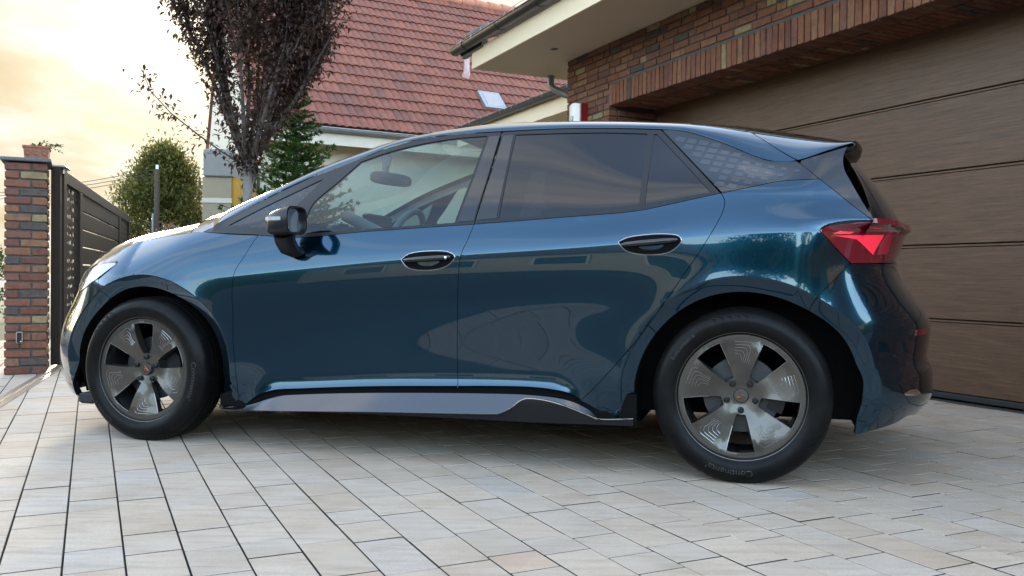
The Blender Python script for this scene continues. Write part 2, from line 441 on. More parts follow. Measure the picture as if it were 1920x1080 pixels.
# mortar body of the front wall: left pier, lintel strip, right pier
mw = MB().box(WX + 0.012, 5.30, 7.655, 8.50, 0, 3.148).box(WX + 0.012, 5.30, 2.2, 7.655, 2.545, 3.146).box(WX + 0.012, 5.30, -1.0, 2.2, 0, 3.147)
wall = wpart(mw, 'brick_wall', M_MORTAR, garage)
cand = []
nrow = int(3.15 / CH)
for rix in range(nrow + 1):
    zt = 3.147 - rix * CH; zc_ = zt - 0.026
    if zc_ < 0.02: break
    y = 8.512; off = rix % 2; first = True
    while y > 1.0:
        L = 0.205
        if first: L = (0.205, 0.098, 0.16)[rix % 3]; first = False
        elif random.random() < 0.18: L = 0.098
        y0 = y - L
        if zc_ > 2.765 or y0 > 7.63:
            cand.append((y0, y, zc_))
        elif y > 7.645 and zc_ > 0: 
            if y - 7.645 > 0.05: cand.append((7.645, y, zc_))
            break
        elif zc_ < 2.765: break
        y = y0 - 0.0125
# the 300 largest in view: up above the car first
cand.sort(key=lambda q: (q[2] < 2.2, q[0] < 2.6, q[0] + (0 if q[2] > 2.2 else -q[2])))
stuffb = MB()
for i, (y0, y1, z) in enumerate(cand):
    L = round(y1 - y0, 3)
    if i < 300: brick('w', (0.09, L, 0.053), (WX + 0.045, (y0 + y1) / 2, z), wall)
    else:
        m = MB().box(WX, WX + 0.09, y0, y1, z - 0.0265, z + 0.0265, 0.005); stuffb.add(m.v, m.f)
# right-hand pier
for rix in range(nrow + 1):
    z = 3.147 - rix * CH - 0.026
    if z < 0.02: break
    y = 2.205 if z < 2.765 else 0.99; k = 0
    while y > -0.95:
        L = 0.098 if (k == 0 and rix % 2) else 0.205
        stuffb.box(WX, WX + 0.09, y - L, y, z - 0.0265, z + 0.0265, 0.005); y -= L + 0.0125; k += 1
# jamb bricks, returning to the door
for rix in range(nrow + 1):
    z = 3.147 - rix * CH - 0.026
    if z > 2.5 or z < 0.02: continue
    for a, b in (((4.80, 5.0), (5.015, 5.24)) if rix % 2 else ((4.80, 4.90), (4.915, 5.12), (5.13, 5.24))):
        stuffb.box(a, b, 7.63, 7.66, z - 0.0265, z + 0.0265, 0.005)
# the soffit of the lintel: headers laid across
y = 7.60; i = 0
while y > 2.3:
    for a, b in (((4.905, 5.06), (5.072, 5.24)) if i % 2 else ((4.905, 4.965), (4.978, 5.18), (5.192, 5.24))):
        stuffb.box(a, b, y - 0.056, y, 2.522 + random.uniform(-.002, .002), 2.58, 0.004)
    y -= 0.0675; i += 1
o = stuffb.obj('bricks', M_BRICK, wall); o['kind'] = 'stuff'
lintel = wpart(MB().box(WX + 0.014, WX + 0.2, 2.25, 7.645, 2.527, 2.739), 'soldier_course', M_MORTAR, garage)
y = 7.645
while y > 2.3:
    brick('s', (0.20, 0.056, 0.208), (WX + 0.10, y - 0.028, 2.628), lintel, name='soldier_brick'); y -= 0.0675
body = wpart(MB().box(5.32, 10.0, -0.9, 8.48, 0, 3.14), 'rear_wall', M_RENDER, garage)
# sectional door
gdoor = wpart(MB().box(5.275, 5.29, 2.2, 7.66, 0.0, 2.62), 'garage_door', M_BLACKRUB, garage)
zs = [0.042, 0.537, 1.047, 1.551, 2.056, 2.60]
for i in range(5):
    z0, z1 = zs[i], zs[i + 1]
    p = MB().box(5.245, 5.27, 2.25, 7.65, z0 + 0.004, z1 - 0.022, 0.003)
    p.box(5.249, 5.27, 2.25, 7.65, z1 - 0.018, z1 - 0.004, 0.002)
    p.obj('door_panel', M_DOOR, gdoor)
MB().box(5.238, 5.274, 2.25, 7.65, 0.0, 0.040, 0.006).obj('bottom_seal', M_BLACKRUB, gdoor)
# eaves
sof = MB().box(3.925, 5.4, -1.0, 9.30, 3.152, 3.20)
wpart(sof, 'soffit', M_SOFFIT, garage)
fas = MB().box(3.90, 3.925, -1.0, 9.30, 3.149, 3.345); fas.box(3.90, 5.6, 9.30, 9.325, 3.149, 3.345)
wpart(fas, 'fascia', M_RENDER, garage)
gut = MB()
prof = [(math.cos(t), math.sin(t)) for t in np.linspace(math.pi, 2 * math.pi, 9)]
for r0, flip in ((0.068, False), (0.062, True)):
    b = len(gut.v)
    for yy in (-1.0, 9.66):
        for c, s in prof: gut.v.append((3.825 + c * r0, yy, 3.425 + s * r0))
    for k in range(8):
        q = (b + k, b + k + 1, b + 10 + k, b + 9 + k); gut.f.append(q if flip else q[::-1])
gut.add([(3.825 + c * 0.068, 9.66, 3.425 + s * 0.068) for c, s in prof], [tuple(range(9))])
gut.tube([(3.757, -1.0, 3.43), (3.757, 9.66, 3.43)], 0.009, 6)
gut.box(3.88, 3.95, 9.0, 9.62, 3.33, 3.44)
for yy in np.arange(0.3, 9.7, 0.9):
    for c0, c1 in zip(prof[:-1], prof[1:]):
        gut.tube([(3.825 + c0[0] * .071, yy, 3.425 + c0[1] * .071), (3.825 + c1[0] * .071, yy, 3.425 + c1[1] * .071)], 0.004, 4)
wpart(gut, 'gutter', M_GUTTER, garage, True)
# dark roof over it
M_DARKTILE = mat_noisy('dark_concrete_tile', (0.06, 0.045, 0.042), 0.6, 15, 0.2, 0.2)
rf = MB()
sl = math.tan(math.radians(24))
rf.add([(3.86, -1, 3.47), (3.86, 9.62, 3.47), (7.2, 9.62, 3.47 + 3.34 * sl), (7.2, -1, 3.47 + 3.34 * sl),
        (3.86, -1, 3.44), (3.86, 9.62, 3.44), (7.2, 9.62, 3.44 + 3.34 * sl), (7.2, -1, 3.44 + 3.34 * sl)],
       [(0, 3, 2, 1), (4, 5, 6, 7), (0, 1, 5, 4), (1, 2, 6, 5), (2, 3, 7, 6), (3, 0, 4, 7)])
roofp = wpart(rf, 'roof', M_DARKTILE, garage)
for k in range(9):      # verge tiles climbing the edge
    x0 = 3.95 + k * 0.32; z0 = 3.49 + (x0 - 3.86) * sl
    m = MB(); m.tube([(x0, 9.55, z0 + 0.02), (x0 + 0.1, 9.55, z0 + 0.07), (x0 + 0.36, 9.55, z0 + 0.36 * sl + 0.045)], [0.05, 0.085, 0.075], 10)
    m.obj('verge_tile', M_DARKTILE, roofp, True)
dl = MB().lathe([(0.030, 0), (0.042, -0.004), (0.045, 0.004)], 24, 'z', 4.309, 8.11, 3.150)
wpart(dl, 'downlight', M_ZINC, garage, True)
dlb = MB().lathe([(0.0, 0.003), (0.031, 0.001)], 24, 'z', 4.309, 8.11, 3.1475)
wpart(dlb, 'downlight_lens', M_BLACKRUB, garage)
dp = MB().tube([(4.86, 9.22, 3.16), (4.86, 9.22, 3.05), (4.88, 9.19, 3.0), (5.02, 8.95, 2.86), (5.2, 8.62, 2.74), (5.22, 8.58, 2.6), (5.22, 8.58, 0.0)], 0.042, 12)
wpart(dp, 'downpipe', M_ZINC, garage, True)
# wing set back behind
wg = MB(); b = 0
for r0 in (0.068,):
    for yy in (9.9, 15.2):
        for c, s in prof: wg.v.append((5.93 + c * r0, yy, 3.42 + s * r0))
    for k in range(8): wg.f.append((k, 9 + k, 10 + k, k + 1))
wg.tube([(5.862, 9.9, 3.425), (5.862, 15.2, 3.425)], 0.009, 6)
wpart(wg, 'gutter', M_GUTTER, garage, True)
wpart(MB().box(6.0, 6.03, 9.33, 15.0, 3.13, 3.42), 'fascia', M_RENDER, garage)
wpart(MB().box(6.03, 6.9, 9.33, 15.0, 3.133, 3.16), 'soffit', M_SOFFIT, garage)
wpart(MB().box(6.75, 10, 9.33, 14.7, 0, 3.13), 'wing_wall', M_RENDER, garage)
wpart(MB().add([(5.95, 9.33, 3.46), (5.95, 15.1, 3.46), (9, 15.1, 4.7), (9, 9.33, 4.7), (5.95, 9.33, 3.43), (5.95, 15.1, 3.43), (9, 15.1, 4.67), (9, 9.33, 4.67)], [(0, 3, 2, 1), (4, 5, 6, 7), (0, 1, 5, 4), (1, 2, 6, 5), (3, 0, 4, 7)]), 'wing_roof', M_DARKTILE, garage)
# string of unlit fairy lights clipped to the gutters
M_CABLE = principled('clear_cable', (0.28, 0.27, 0.25), 0.4)
def string_light(x, z, ya, yb, label):
    m = MB(); y = ya
    m.tube([(x, yy, z + 0.006 * math.sin(yy * 9)) for yy in np.arange(ya, yb, 0.15)], 0.0032, 4)
    while y < yb:
        m.tube([(x, y, z), (x - 0.01, y + random.uniform(-.02, .02), z - random.uniform(.03, .09))], 0.0035, 4); y += random.uniform(0.18, 0.5)
    o = wobj(m, 'string_light', M_CABLE); tag(o, label, 'string light', 'string lights along the gutters'); return o
string_light(3.745, 3.455, 4.0, 9.66, 'white fairy light cable along the gutter over the garage door')
string_light(5.85, 3.45, 9.9, 15.1, 'white fairy light cable along the gutter of the set back wing')
# alarm siren
al = wthing('alarm_siren', (4.65, 8.16, 2.3), 'white alarm siren box with red side on the brick pier', 'alarm')
def plate(y0, y1, x0, x1, z0, z1, bulge):
    m = MB(); n = 8; v = []
    for i in range(n + 1):
        t = i / n; yy = y0 + (y1 - y0) * t
        xx = x0 - bulge * math.sin(math.pi * t)
        zz = z1 - 0.02 * abs(2 * t - 1) ** 2
        v += [(x1, yy, z0), (xx, yy, z0), (xx, yy, zz), (x1, yy, zz)]
    f = []
    for i in range(n):
        a = i * 4
        for k in range(4): f.append((a + k, a + (k + 1) % 4, a + 4 + (k + 1) % 4, a + 4 + k))
    f += [(0, 3, 2, 1), (n * 4, n * 4 + 1, n * 4 + 2, n * 4 + 3)]
    return m.add(v, f)
wpart(plate(8.08, 8.30, 4.60, 4.685, 2.30, 2.63, 0.018), 'cover', M_WHITEPL, al, True)
wpart(MB().box(4.612, 4.684, 8.062, 8.079, 2.305, 2.62, 0.006), 'red_side', M_REDPL, al)
sh = MB(); pts = [(0, .04), (.022, .03), (.022, -.005), (0, -.04), (-.022, -.005), (-.022, .03), (0, .04)]
sh.tube([(4.577, 8.205 + a, 2.46 + b_) for a, b_ in pts], 0.0028, 5)
sh.tube([(4.577, 8.213, 2.455), (4.577, 8.203, 2.445), (4.577, 8.19, 2.475)], 0.0028, 5)
wpart(sh, 'shield_mark', M_GREEN, al)

# ------------------------------------------------------------------ gate pillar
pil = wthing('brick_pillar', (-0.477, 8.02, 0), 'narrow brick gate pillar with dark stone cap', 'pillar')
PBASE = BASE[pil.name]
core = wpart(MB().box(-0.592, -0.326, 7.887, 8.388, 0, 1.652), 'mortar_core', M_MORTAR, pil)
x0, x1, y0, y1 = -0.604, -0.314, 7.875, 8.40
for rix in range(25):
    z = 0.030 + rix * 0.0663
    if rix % 2: fr = ((x0, x0 + 0.098), (x0 + 0.112, x1)); 
    else: fr = ((x0, x0 + 0.178), (x0 + 0.192, x1))
    for a, b in fr:
        brick('p', (round(b - a, 3), 0.10, 0.053), ((a + b) / 2, y0 + 0.05, z), core)
        brick('p', (round(b - a, 3), 0.10, 0.053), ((a + b) / 2, y1 - 0.05, z), core)
    for xx in (x1 - 0.045, x0 + 0.045): brick('q', (0.09, 0.19, 0.053), (xx, 8.085 if rix % 2 else 8.18, z), core)
wpart(MB().box(-0.634, -0.282, 7.845, 8.43, 1.662, 1.690, 0.006), 'cap_stone', M_STONECAP, pil)
# doorbell
db = wthing('video_doorbell', (-0.50, 7.87, 0.25), 'small black video doorbell with silver frame on the brick pillar', 'doorbell')
wpart(MB().box(-0.522, -0.478, 7.858, 7.876, 0.245, 0.335, 0.004), 'frame', M_STEEL, db)
wpart(MB().box(-0.5175, -0.4825, 7.854, 7.860, 0.2495, 0.3305, 0.003), 'faceplate', principled('black_gloss_plastic', (0.01, 0.01, 0.011), 0.15), db)
wpart(MB().box(-0.494, -0.486, 7.852, 7.8545, 0.257, 0.263), 'mark', M_WHITEPL, db)
# planter
pt = wthing('planter_box', (-0.40, 7.99, 1.69), 'terracotta planter box on the brick pillar cap', 'planter')
m = MB()
for (xa, xb, ya, yb, z) in ((-0.470, -0.305, 7.885, 8.10, 1.691), (-0.478, -0.297, 7.875, 8.11, 1.775), (-0.484, -0.291, 7.868, 8.117, 1.775), (-0.484, -0.291, 7.868, 8.117, 1.790), (-0.470, -0.305, 7.882, 8.103, 1.790), (-0.470, -0.305, 7.882, 8.103, 1.76)):
    m.v += [(xa, ya, z), (xb, ya, z), (xb, yb, z), (xa, yb, z)]
for k in range(5):
    for i in range(4): m.f.append((k * 4 + i, k * 4 + (i + 1) % 4, k * 4 + 4 + (i + 1) % 4, k * 4 + 4 + i))
m.f += [(3, 2, 1, 0), (20, 21, 22, 23)]
wpart(m, 'box', M_TERRA, pt)
rl = MB()
for k in range(3):
    cx = -0.445 + k * 0.057
    rl.tube([(cx + 0.02 * math.cos(a), 7.879 - 0.0 * a, 1.735 + 0.016 * math.sin(a)) for a in np.linspace(0, 5.2, 9)], 0.004, 5)
wpart(rl, 'relief', M_TERRA, pt, True)
def leaf_quad(m, p, d, up, l, w):
    d = d.normalized(); s = d.cross(up)
    if s.length < 1e-4: s = d.cross(Vector((1, 0, 0)))
    s.normalize(); n = s.cross(d)
    b = len(m.v)
    m.v += [tuple(p), tuple(p + d * l * .45 + s * w * .5 + n * w * .12), tuple(p + d * l - n * l * .12), tuple(p + d * l * .45 - s * w * .5 + n * w * .12)]
    m.f += [(b, b + 1, b + 2), (b, b + 2, b + 3)]
def rv(a=1.0): return Vector((random.gauss(0, a), random.gauss(0, a), random.gauss(0, a)))
plm = MB()
for st in range(16):
    p = Vector((-0.47 + 0.17 * random.random(), 7.90 + 0.19 * random.random(), 1.785)); d = Vector((random.gauss(.15, .6), random.gauss(-.1, .5), random.uniform(.2, .9))).normalized()
    if st > 11: p = Vector((-0.33, 7.95, 1.785)); d = Vector((0.9, random.gauss(-.2, .2), random.uniform(0.1, 0.9))).normalized()
    for k in range(6 if st < 12 else 9):
        p = p + d * 0.014; d = (d + Vector((0, 0, -0.05)) + rv(.12)).normalized()
        for q in range(2): leaf_quad(plm, p, d + rv(.8), Vector((0, 0, 1)), 0.022, 0.015)
wpart(plm, 'plant', M_GREENLEAF, pt)['kind'] = 'stuff'

# ------------------------------------------------------------------ sliding gate and its rail
GA = math.atan2(0.947, -0.322) - math.pi / 2       # gate frame: y runs along the leaf
gate = empty('sliding_gate', (-3.79, 7.36, 0), GA, 'brown metal sliding gate of wide horizontal boards', 'gate')
def gpart(mb, name, parent=gate, mat=M_BROWNMETAL, smooth=False): return mb.obj(name, mat, parent, smooth)
gpart(MB().box(-0.03, 0.03, 0.25, 0.40, 0.03, 1.69, 0.003), 'end_post')
gpart(MB().box(-0.035, 0.035, 0.0, 0.075, 0.03, 1.68, 0.003), 'guide_post')
gpart(MB().box(-0.028, 0.028, 0.40, 6.9, 1.575, 1.68, 0.003), 'top_beam')
gpart(MB().box(-0.028, 0.028, 0.40, 6.9, 0.07, 0.16, 0.003), 'bottom_beam')
for ya, yb in ((1.27, 1.45), (5.15, 5.33), (6.65, 6.9)):
    gpart(MB().box(-0.027, 0.027, ya, yb, 0.16, 1.575, 0.003), 'upright')
z = 0.185
while z < 1.5:
    gpart(MB().box(-0.016, 0.016, 1.45, 5.15, z, z + 0.1615, 0.003), 'board'); z += 0.1755
def cut_panel(y0, y1, z0, z1, seed):
    r = random.Random(seed); m = MB(); n = 0
    W_, H_ = y1 - y0, z1 - z0
    holes = []
    rows = int(H_ / 0.075); cols = max(3, int(W_ / 0.085))
    for i in range(rows):
        for j in range(cols):
            cy = y0 + W_ * (j + .5 + r.uniform(-.12, .12) + (.25 if i % 2 else -.25) * .6) / cols; cz = z0 + H_ * (i + .5 + r.uniform(-.15, .15)) / rows
            if not (y0 + .05 < cy < y1 - .05): continue
            a = r.uniform(0, 3.14); e = r.uniform(0.030, 0.040); g = r.uniform(0.018, 0.028)
            holes.append([(cy + e * math.cos(a) * u - g * math.sin(a) * v_, cz + e * math.sin(a) * u + g * math.cos(a) * v_) for u, v_ in ((-1, -.4), (.2, -1), (1, .3), (-.1, 1))])
    pts = [(y0, z0), (y1, z0), (y1, z1), (y0, z1)]; edges = [(0, 1), (1, 2), (2, 3), (3, 0)]
    for h in holes:
        b = len(pts); pts += h; edges += [(b, b + 1), (b + 1, b + 2), (b + 2, b + 3), (b + 3, b)]
    vv, ee, ff = delaunay_2d_cdt([Vector(p) for p in pts], edges, [], 0, 1e-5)[:3]
    def inside(c, poly):
        s_ = False
        for i in range(len(poly)):
            (xa, ya), (xb, yb) = poly[i], poly[i - 1]
            if (ya > c[1]) != (yb > c[1]) and c[0] < (xb - xa) * (c[1] - ya) / (yb - ya) + xa: s_ = not s_
        return s_
    for t in ff:
        c = sum((vv[i] for i in t), Vector((0, 0))) / len(t)
        if any(abs(c.x - h[0][0]) < .12 and inside(c, h) for h in holes): continue
        m.add([(x_, vv[i].x, vv[i].y) for x_ in (-0.004, 0.004) for i in t], [(0, 1, 2), (5, 4, 3)])
    return m
gpart(cut_panel(0.40, 1.27, 0.16, 1.575, 3), 'cut_out_panel')
gpart(cut_panel(5.33, 6.65, 0.16, 1.575, 5), 'cut_out_panel')
for zz in (0.25, 0.9, 1.52):
    gpart(MB().lathe([(0.0, -0.004), (0.009, -0.003), (0.010, 0.0)], 10, 'y', 0, -0.001, zz), 'bolt', mat=M_BLACKRUB)
gpart(MB().box(-0.05, 0.06, 0.06, 0.36, 1.682, 1.70, 0.004).lathe([(0.0, -.02), (.022, -.02), (.022, .02), (0, .02)], 12, 'z', 0.03, 0.2, 1.66), 'guide_bracket', mat=M_STEEL)
rail = MB()
rail.box(-0.012, 0.012, -4.5, 6.9, -0.004, 0.016, 0.004); rail.box(-0.05, 0.05, -4.5, 6.9, -0.012, 0.004)
ro = rail.obj('gate_rail', M_STEEL); ro.location = (-3.79, 7.36, 0); ro.rotation_euler = (0, 0, GA)
tag(ro, 'bright steel ground rail of the sliding gate set in the paving', 'rail')
# ------------------------------------------------------------------ background house with tiled roof
HA = math.radians(30)
house = empty('tiled_house', (-3.17, 15.8, 0), HA, 'house with large red clay tiled roof behind the purple tree', 'house')
PITCH_R = math.radians(45.8); TZ = 3.42
def hpart(mb, name, mat, parent=house, smooth=False): return mb.obj(name, mat, parent, smooth)
hpart(MB().box(-1.2, 12.0, 0.45, 5.0, 0, 3.3), 'wall', M_WHITEWALL)
apz = 3.3 + 3.1 * math.tan(PITCH_R)
gb = MB().add([(-1.2, 0.45, 3.3), (-1.2, 5.0, 3.3), (-1.2, 3.62, apz), (-1.0, 0.45, 3.3), (-1.0, 5.0, 3.3), (-1.0, 3.62, apz)], [(0, 2, 1), (3, 4, 5), (0, 3, 5, 2), (1, 2, 5, 4)])
hpart(gb, 'gable', M_WHITEWALL)
hpart(MB().box(-1.6, 12.0, -0.02, 0.55, 3.16, 3.22), 'eave_board', M_RENDER)
hpart(MB().box(-1.6, 12.0, -0.05, -0.02, 3.10, 3.36), 'fascia', M_WHITEWALL)
g2 = MB()
for yy in (-1.65, 12.0):
    for c, s in prof: g2.v.append((yy, -0.11 + c * 0.07, 3.38 + s * 0.07))
for k in range(8): g2.f.append((k, k + 1, 10 + k, 9 + k))
g2.tube([(-1.65, -0.18, 3.385), (12, -0.18, 3.385)], 0.011, 6)
hpart(g2, 'gutter', M_ZINC, smooth=True)
SLOPE = 3.72 / math.cos(PITCH_R)
cp, sp = math.cos(PITCH_R), math.sin(PITCH_R)
def on_roof(x, q, n=0.0):          # along eave, up the slope, out of the slope
    return (x, -0.12 + q * cp - n * sp, TZ + q * sp + n * cp)
dk = MB().add([on_roof(-1.5, 0), on_roof(12, 0), on_roof(12, SLOPE), on_roof(-1.5, SLOPE), on_roof(-1.5, 0, -.08), on_roof(12, 0, -.08), on_roof(12, SLOPE, -.08), on_roof(-1.5, SLOPE, -.08)],
              [(0, 1, 2, 3), (7, 6, 5, 4), (0, 4, 5, 1), (0, 3, 7, 4), (2, 6, 7, 3)])
dk.add([(-1.19, 3.6, TZ + 3.72 * math.tan(PITCH_R)), (12, 3.6, TZ + 3.72 * math.tan(PITCH_R)), (12, 5.4, TZ), (-1.19, 5.4, TZ)], [(0, 1, 2, 3)])
roof = hpart(dk, 'roof', mat_noisy('roof_underlay', (0.24, 0.09, 0.065), 0.9, 10))
TW, EX = 0.30, 0.335
def tile_mesh():
    m = MB(); n = 12; v = []
    for q, lift in ((-0.03, 0.040), (0.36, 0.006)):
        for i in range(n + 1):
            t = i / n; prof_h = 0.026 * abs(math.sin(2 * math.pi * t)) ** 0.8 * (1 if (t % .5) < .5 else 1)
            v.append((t * TW, q, lift + prof_h))
    b = len(v)
    for i in range(n + 1):
        v.append((v[i][0], v[i][1], v[i][2] - 0.022))
    f = [(i, i + 1, n + 2 + i, n + 1 + i) for i in range(n)] + [(b + i, b + i + 1, i + 1, i) for i in range(n)]
    return m.add(v, f)
tproto = tile_mesh(); tme = tproto.mesh('roof_tile'); tme.materials.append(M_TILE)
tl = []
for r in range(int(SLOPE / EX) + 1):
    for c in range(int(11.0 / TW)):
        x = -1.5 + c * TW; q = r * EX
        P = on_roof(x + .15, q + .15)
        Xw = -3.17 + .866 * P[0] - .5 * P[1]; Yw = 15.8 + .5 * P[0] + .866 * P[1]
        sx = 960 + F_PX * Xw / Yw; sy = 513 - F_PX * (P[2] - .8) / Yw
        vis = 430 < sx < 1065 and -10 < sy < 260 and not (sx > 890 and sy < 130 and sy > 0 and sx > 1000)
        tl.append((Yw if vis else 100 + Yw, x, q))
tl.sort()
def tile_mat(x, q):
    return Matrix(((1, 0, 0, x), (0, cp, -sp, -0.12 + q * cp), (0, sp, cp, TZ + q * sp), (0, 0, 0, 1)))
rs = MB()
for i, (k, x, q) in enumerate(tl):
    Mx = tile_mat(x, q) @ Matrix.Rotation(random.uniform(-.012, .012), 4, 'Z') @ Matrix.Translation((0, random.uniform(-.006, .006), random.uniform(0, .005)))
    if i < 300:
        o = bpy.data.objects.new('roof_tile', tme); COL.objects.link(o); o.parent = roof; o.matrix_local = Mx
    else: rs.add([tuple(Mx @ Vector(v)) for v in tproto.v], tproto.f)
o = rs.obj('roof_tiles', M_TILE, roof); o['kind'] = 'stuff'
rg = MB()
for k in range(32):
    x = -1.5 + k * 0.36; rg.tube([(x, 3.6, TZ + 3.86), (x + 0.38, 3.6, TZ + 3.845)], [0.13, 0.11], 10)
hpart(rg, 'ridge', mat_noisy('ridge_tile_clay', (0.36, 0.14, 0.085), 0.75, 8, 0.2), roof, True)
for k in range(10): hpart(MB().tube([(1.0 + k * .9, 3.6, TZ + 3.95), (1.0 + k * .9, 3.6, TZ + 4.22)], 0.006, 4), 'lightning_rod', M_ZINC, roof)
# skylight and vent placed on the slope where the photograph shows them
def roof_hit(px, py):
    d = RC.T @ A([(px - 960) / F_PX, (py - 540) / F_PX, 1.0])
    c, s = math.cos(HA), math.sin(HA)
    o0 = A([-(-3.17), -15.8, CAM_H]); o_ = A([o0[0] * c + o0[1] * s, -o0[0] * s + o0[1] * c, CAM_H]); dd = A([d[0] * c + d[1] * s, -d[0] * s + d[1] * c, d[2]])
    n = A([0, -sp, cp]); p0 = A([0, -0.12, TZ]); t = ((p0 - o_) @ n) / (dd @ n); P = o_ + dd * t
    return P[0], (P[1] + 0.12) / cp
def rbox(x0, x1, q0, q1, n0, n1):
    m = MB().box(x0, x1, q0, q1, n0, n1, 0.01); m.v = [on_roof(*v) for v in m.v]; return m
kx, kq = roof_hit(935, 208)
kx -= 0.1
sk = rbox(kx - .25, kx + .25, kq - .05, kq + .50, 0.02, 0.11); sko = hpart(sk, 'skylight', M_ZINC, roof)
hpart(rbox(kx - .18, kx + .18, kq + .03, kq + .42, 0.09, 0.118), 'pane', principled('sky_glass', (0.07, 0.085, 0.10), 0.08, spec=1.0, coat=1.0), roof)
vx, vq = roof_hit(872, 148)
v0 = Vector(on_roof(vx, vq, 0.0))
hpart(MB().tube([v0, v0 + Vector((0, -.08, .12)), v0 + Vector((-.01, -.09, .2)), v0 + Vector((-.01, -.09, .42))], [.085, .075, .06, .06], 12).tube([v0 + Vector((-.01, -.09, .40)), v0 + Vector((-.01, -.09, .46))], .075, 12), 'vent_pipe', mat_noisy('faded_vent_plastic', (0.42, 0.30, 0.29), 0.6, 20), roof, True)
# low annex beside it, banded grey and beige with a yellow return
ann = empty('annex_wall', (-4.55, 13.4, 0), math.radians(8), 'banded grey and beige annex wall with yellow return beside the tree trunk', 'wall')
def apart(mb, name, mat): return mb.obj(name, mat, ann)
M_BEIGE = mat_noisy('beige_render', (0.280, 0.224, 0.147), 0.9, 5, 0.06, 0.3, 200)
M_GREYR = mat_noisy('grey_render', (0.210, 0.199, 0.182), 0.9, 5, 0.06, 0.3, 200)
M_YEL = mat_noisy('yellow_render', (0.434, 0.231, 0.028), 0.9, 5, 0.06, 0.3, 200)
apart(MB().box(-0.13, 0.29, 0, 2.4, 0, 1.87), 'lower_wall', M_BEIGE)
apart(MB().box(-0.135, 0.295, -0.01, 2.4, 1.872, 1.945), 'white_band', M_WHITEWALL)
apart(MB().box(-0.13, 0.29, 0, 2.4, 1.947, 2.26), 'upper_wall', M_BEIGE)
apart(MB().box(-0.11, 0.31, -0.04, 2.4, 2.262, 2.68, 0.02), 'grey_panel', M_GREYR)
apart(MB().box(0.292, 0.37, 0.05, 2.4, 0, 2.26), 'yellow_return', M_YEL)
# ------------------------------------------------------------------ trees and shrubs
def limb(m, p, d, L, r, depth, tips, spread, up=0.12):
    n = 5; pts = [p.copy()]; rad = [r]
    for k in range(n):
        d = (d + rv(.07) + Vector((0, 0, up * .3))).normalized(); p = p + d * (L / n); pts.append(p.copy()); rad.append(r * (1 - .55 * (k + 1) / n))
    m.tube(pts, rad, 7 if depth < 2 else 5)
    if depth >= 3:
        tips.append((pts, d)); return
    if depth >= 1: tips.append((pts, d))
    for q in range(4 if depth == 0 else 3):
        k = random.randint(2, n); nd = (d + Vector((random.gauss(0, spread), random.gauss(0, spread), random.uniform(.0, .55)))).normalized()
        limb(m, pts[k], nd, L * random.uniform(.55, .8), rad[k] * .75, depth + 1, tips, spread, up)
# purple-leaved plum
tree = empty('purple_tree', (-2.86, 9.55, 0), 0, 'young purple leaved tree with pale grey trunk', 'tree')
tm = MB(); tips = []
tm.tube([(0, 0, 0), (0.01, 0, .6), (0, 0.01, 1.3), (0.015, 0, 2.02)], [.060, .054, .048, .054], 12)
tm.obj('trunk', M_BARK, tree, True); tm = MB()
for a, tilt, L in ((2.9, .52, 1.4), (0.4, .50, 1.4), (1.6, .30, 1.5), (4.4, .35, 1.4), (5.6, .55, 1.35), (3.6, .40, 1.5), (2.2, .22, 1.5), (0.0, .70, 1.5), (0.2, .36, 1.6), (3.2, .30, 1.6), (6.1, .52, 1.45)):
    limb(tm, Vector((0.01, 0, 1.94)), Vector((math.cos(a) * tilt, math.sin(a) * tilt, 1)).normalized(), L, .028, 1, tips, .36, .2)
# one low branch reaching out to the left
lowp = [Vector((-.02, 0, 1.96)), Vector((-.25, -.05, 2.10)), Vector((-.5, -.08, 2.28)), Vector((-.78, -.1, 2.50)), Vector((-1.0, -.12, 2.74)), Vector((-1.08, -.12, 2.95))]
tm.tube(lowp, [.012, .010, .009, .007, .005, .003], 5); tips.append((lowp, Vector((-.3, 0, 1))))

tm.obj('branches', M_BARKD, tree, True)
lm = MB()
for pts, d in tips:
    for k in range(1, len(pts)):
        a, b = pts[k - 1], pts[k]
        for q in range(36):
            p = a.lerp(b, random.random()) + rv(.065)
            dd = Vector((random.gauss(0, .7), random.gauss(0, .7), random.uniform(-1.1, .25)))
            leaf_quad(lm, p, dd, Vector((0, 0, 1)), random.uniform(.055, .09), random.uniform(.026, .042))
lm.obj('crown', M_PURPLE, tree)
print('leaves', len(lm.f) // 2)
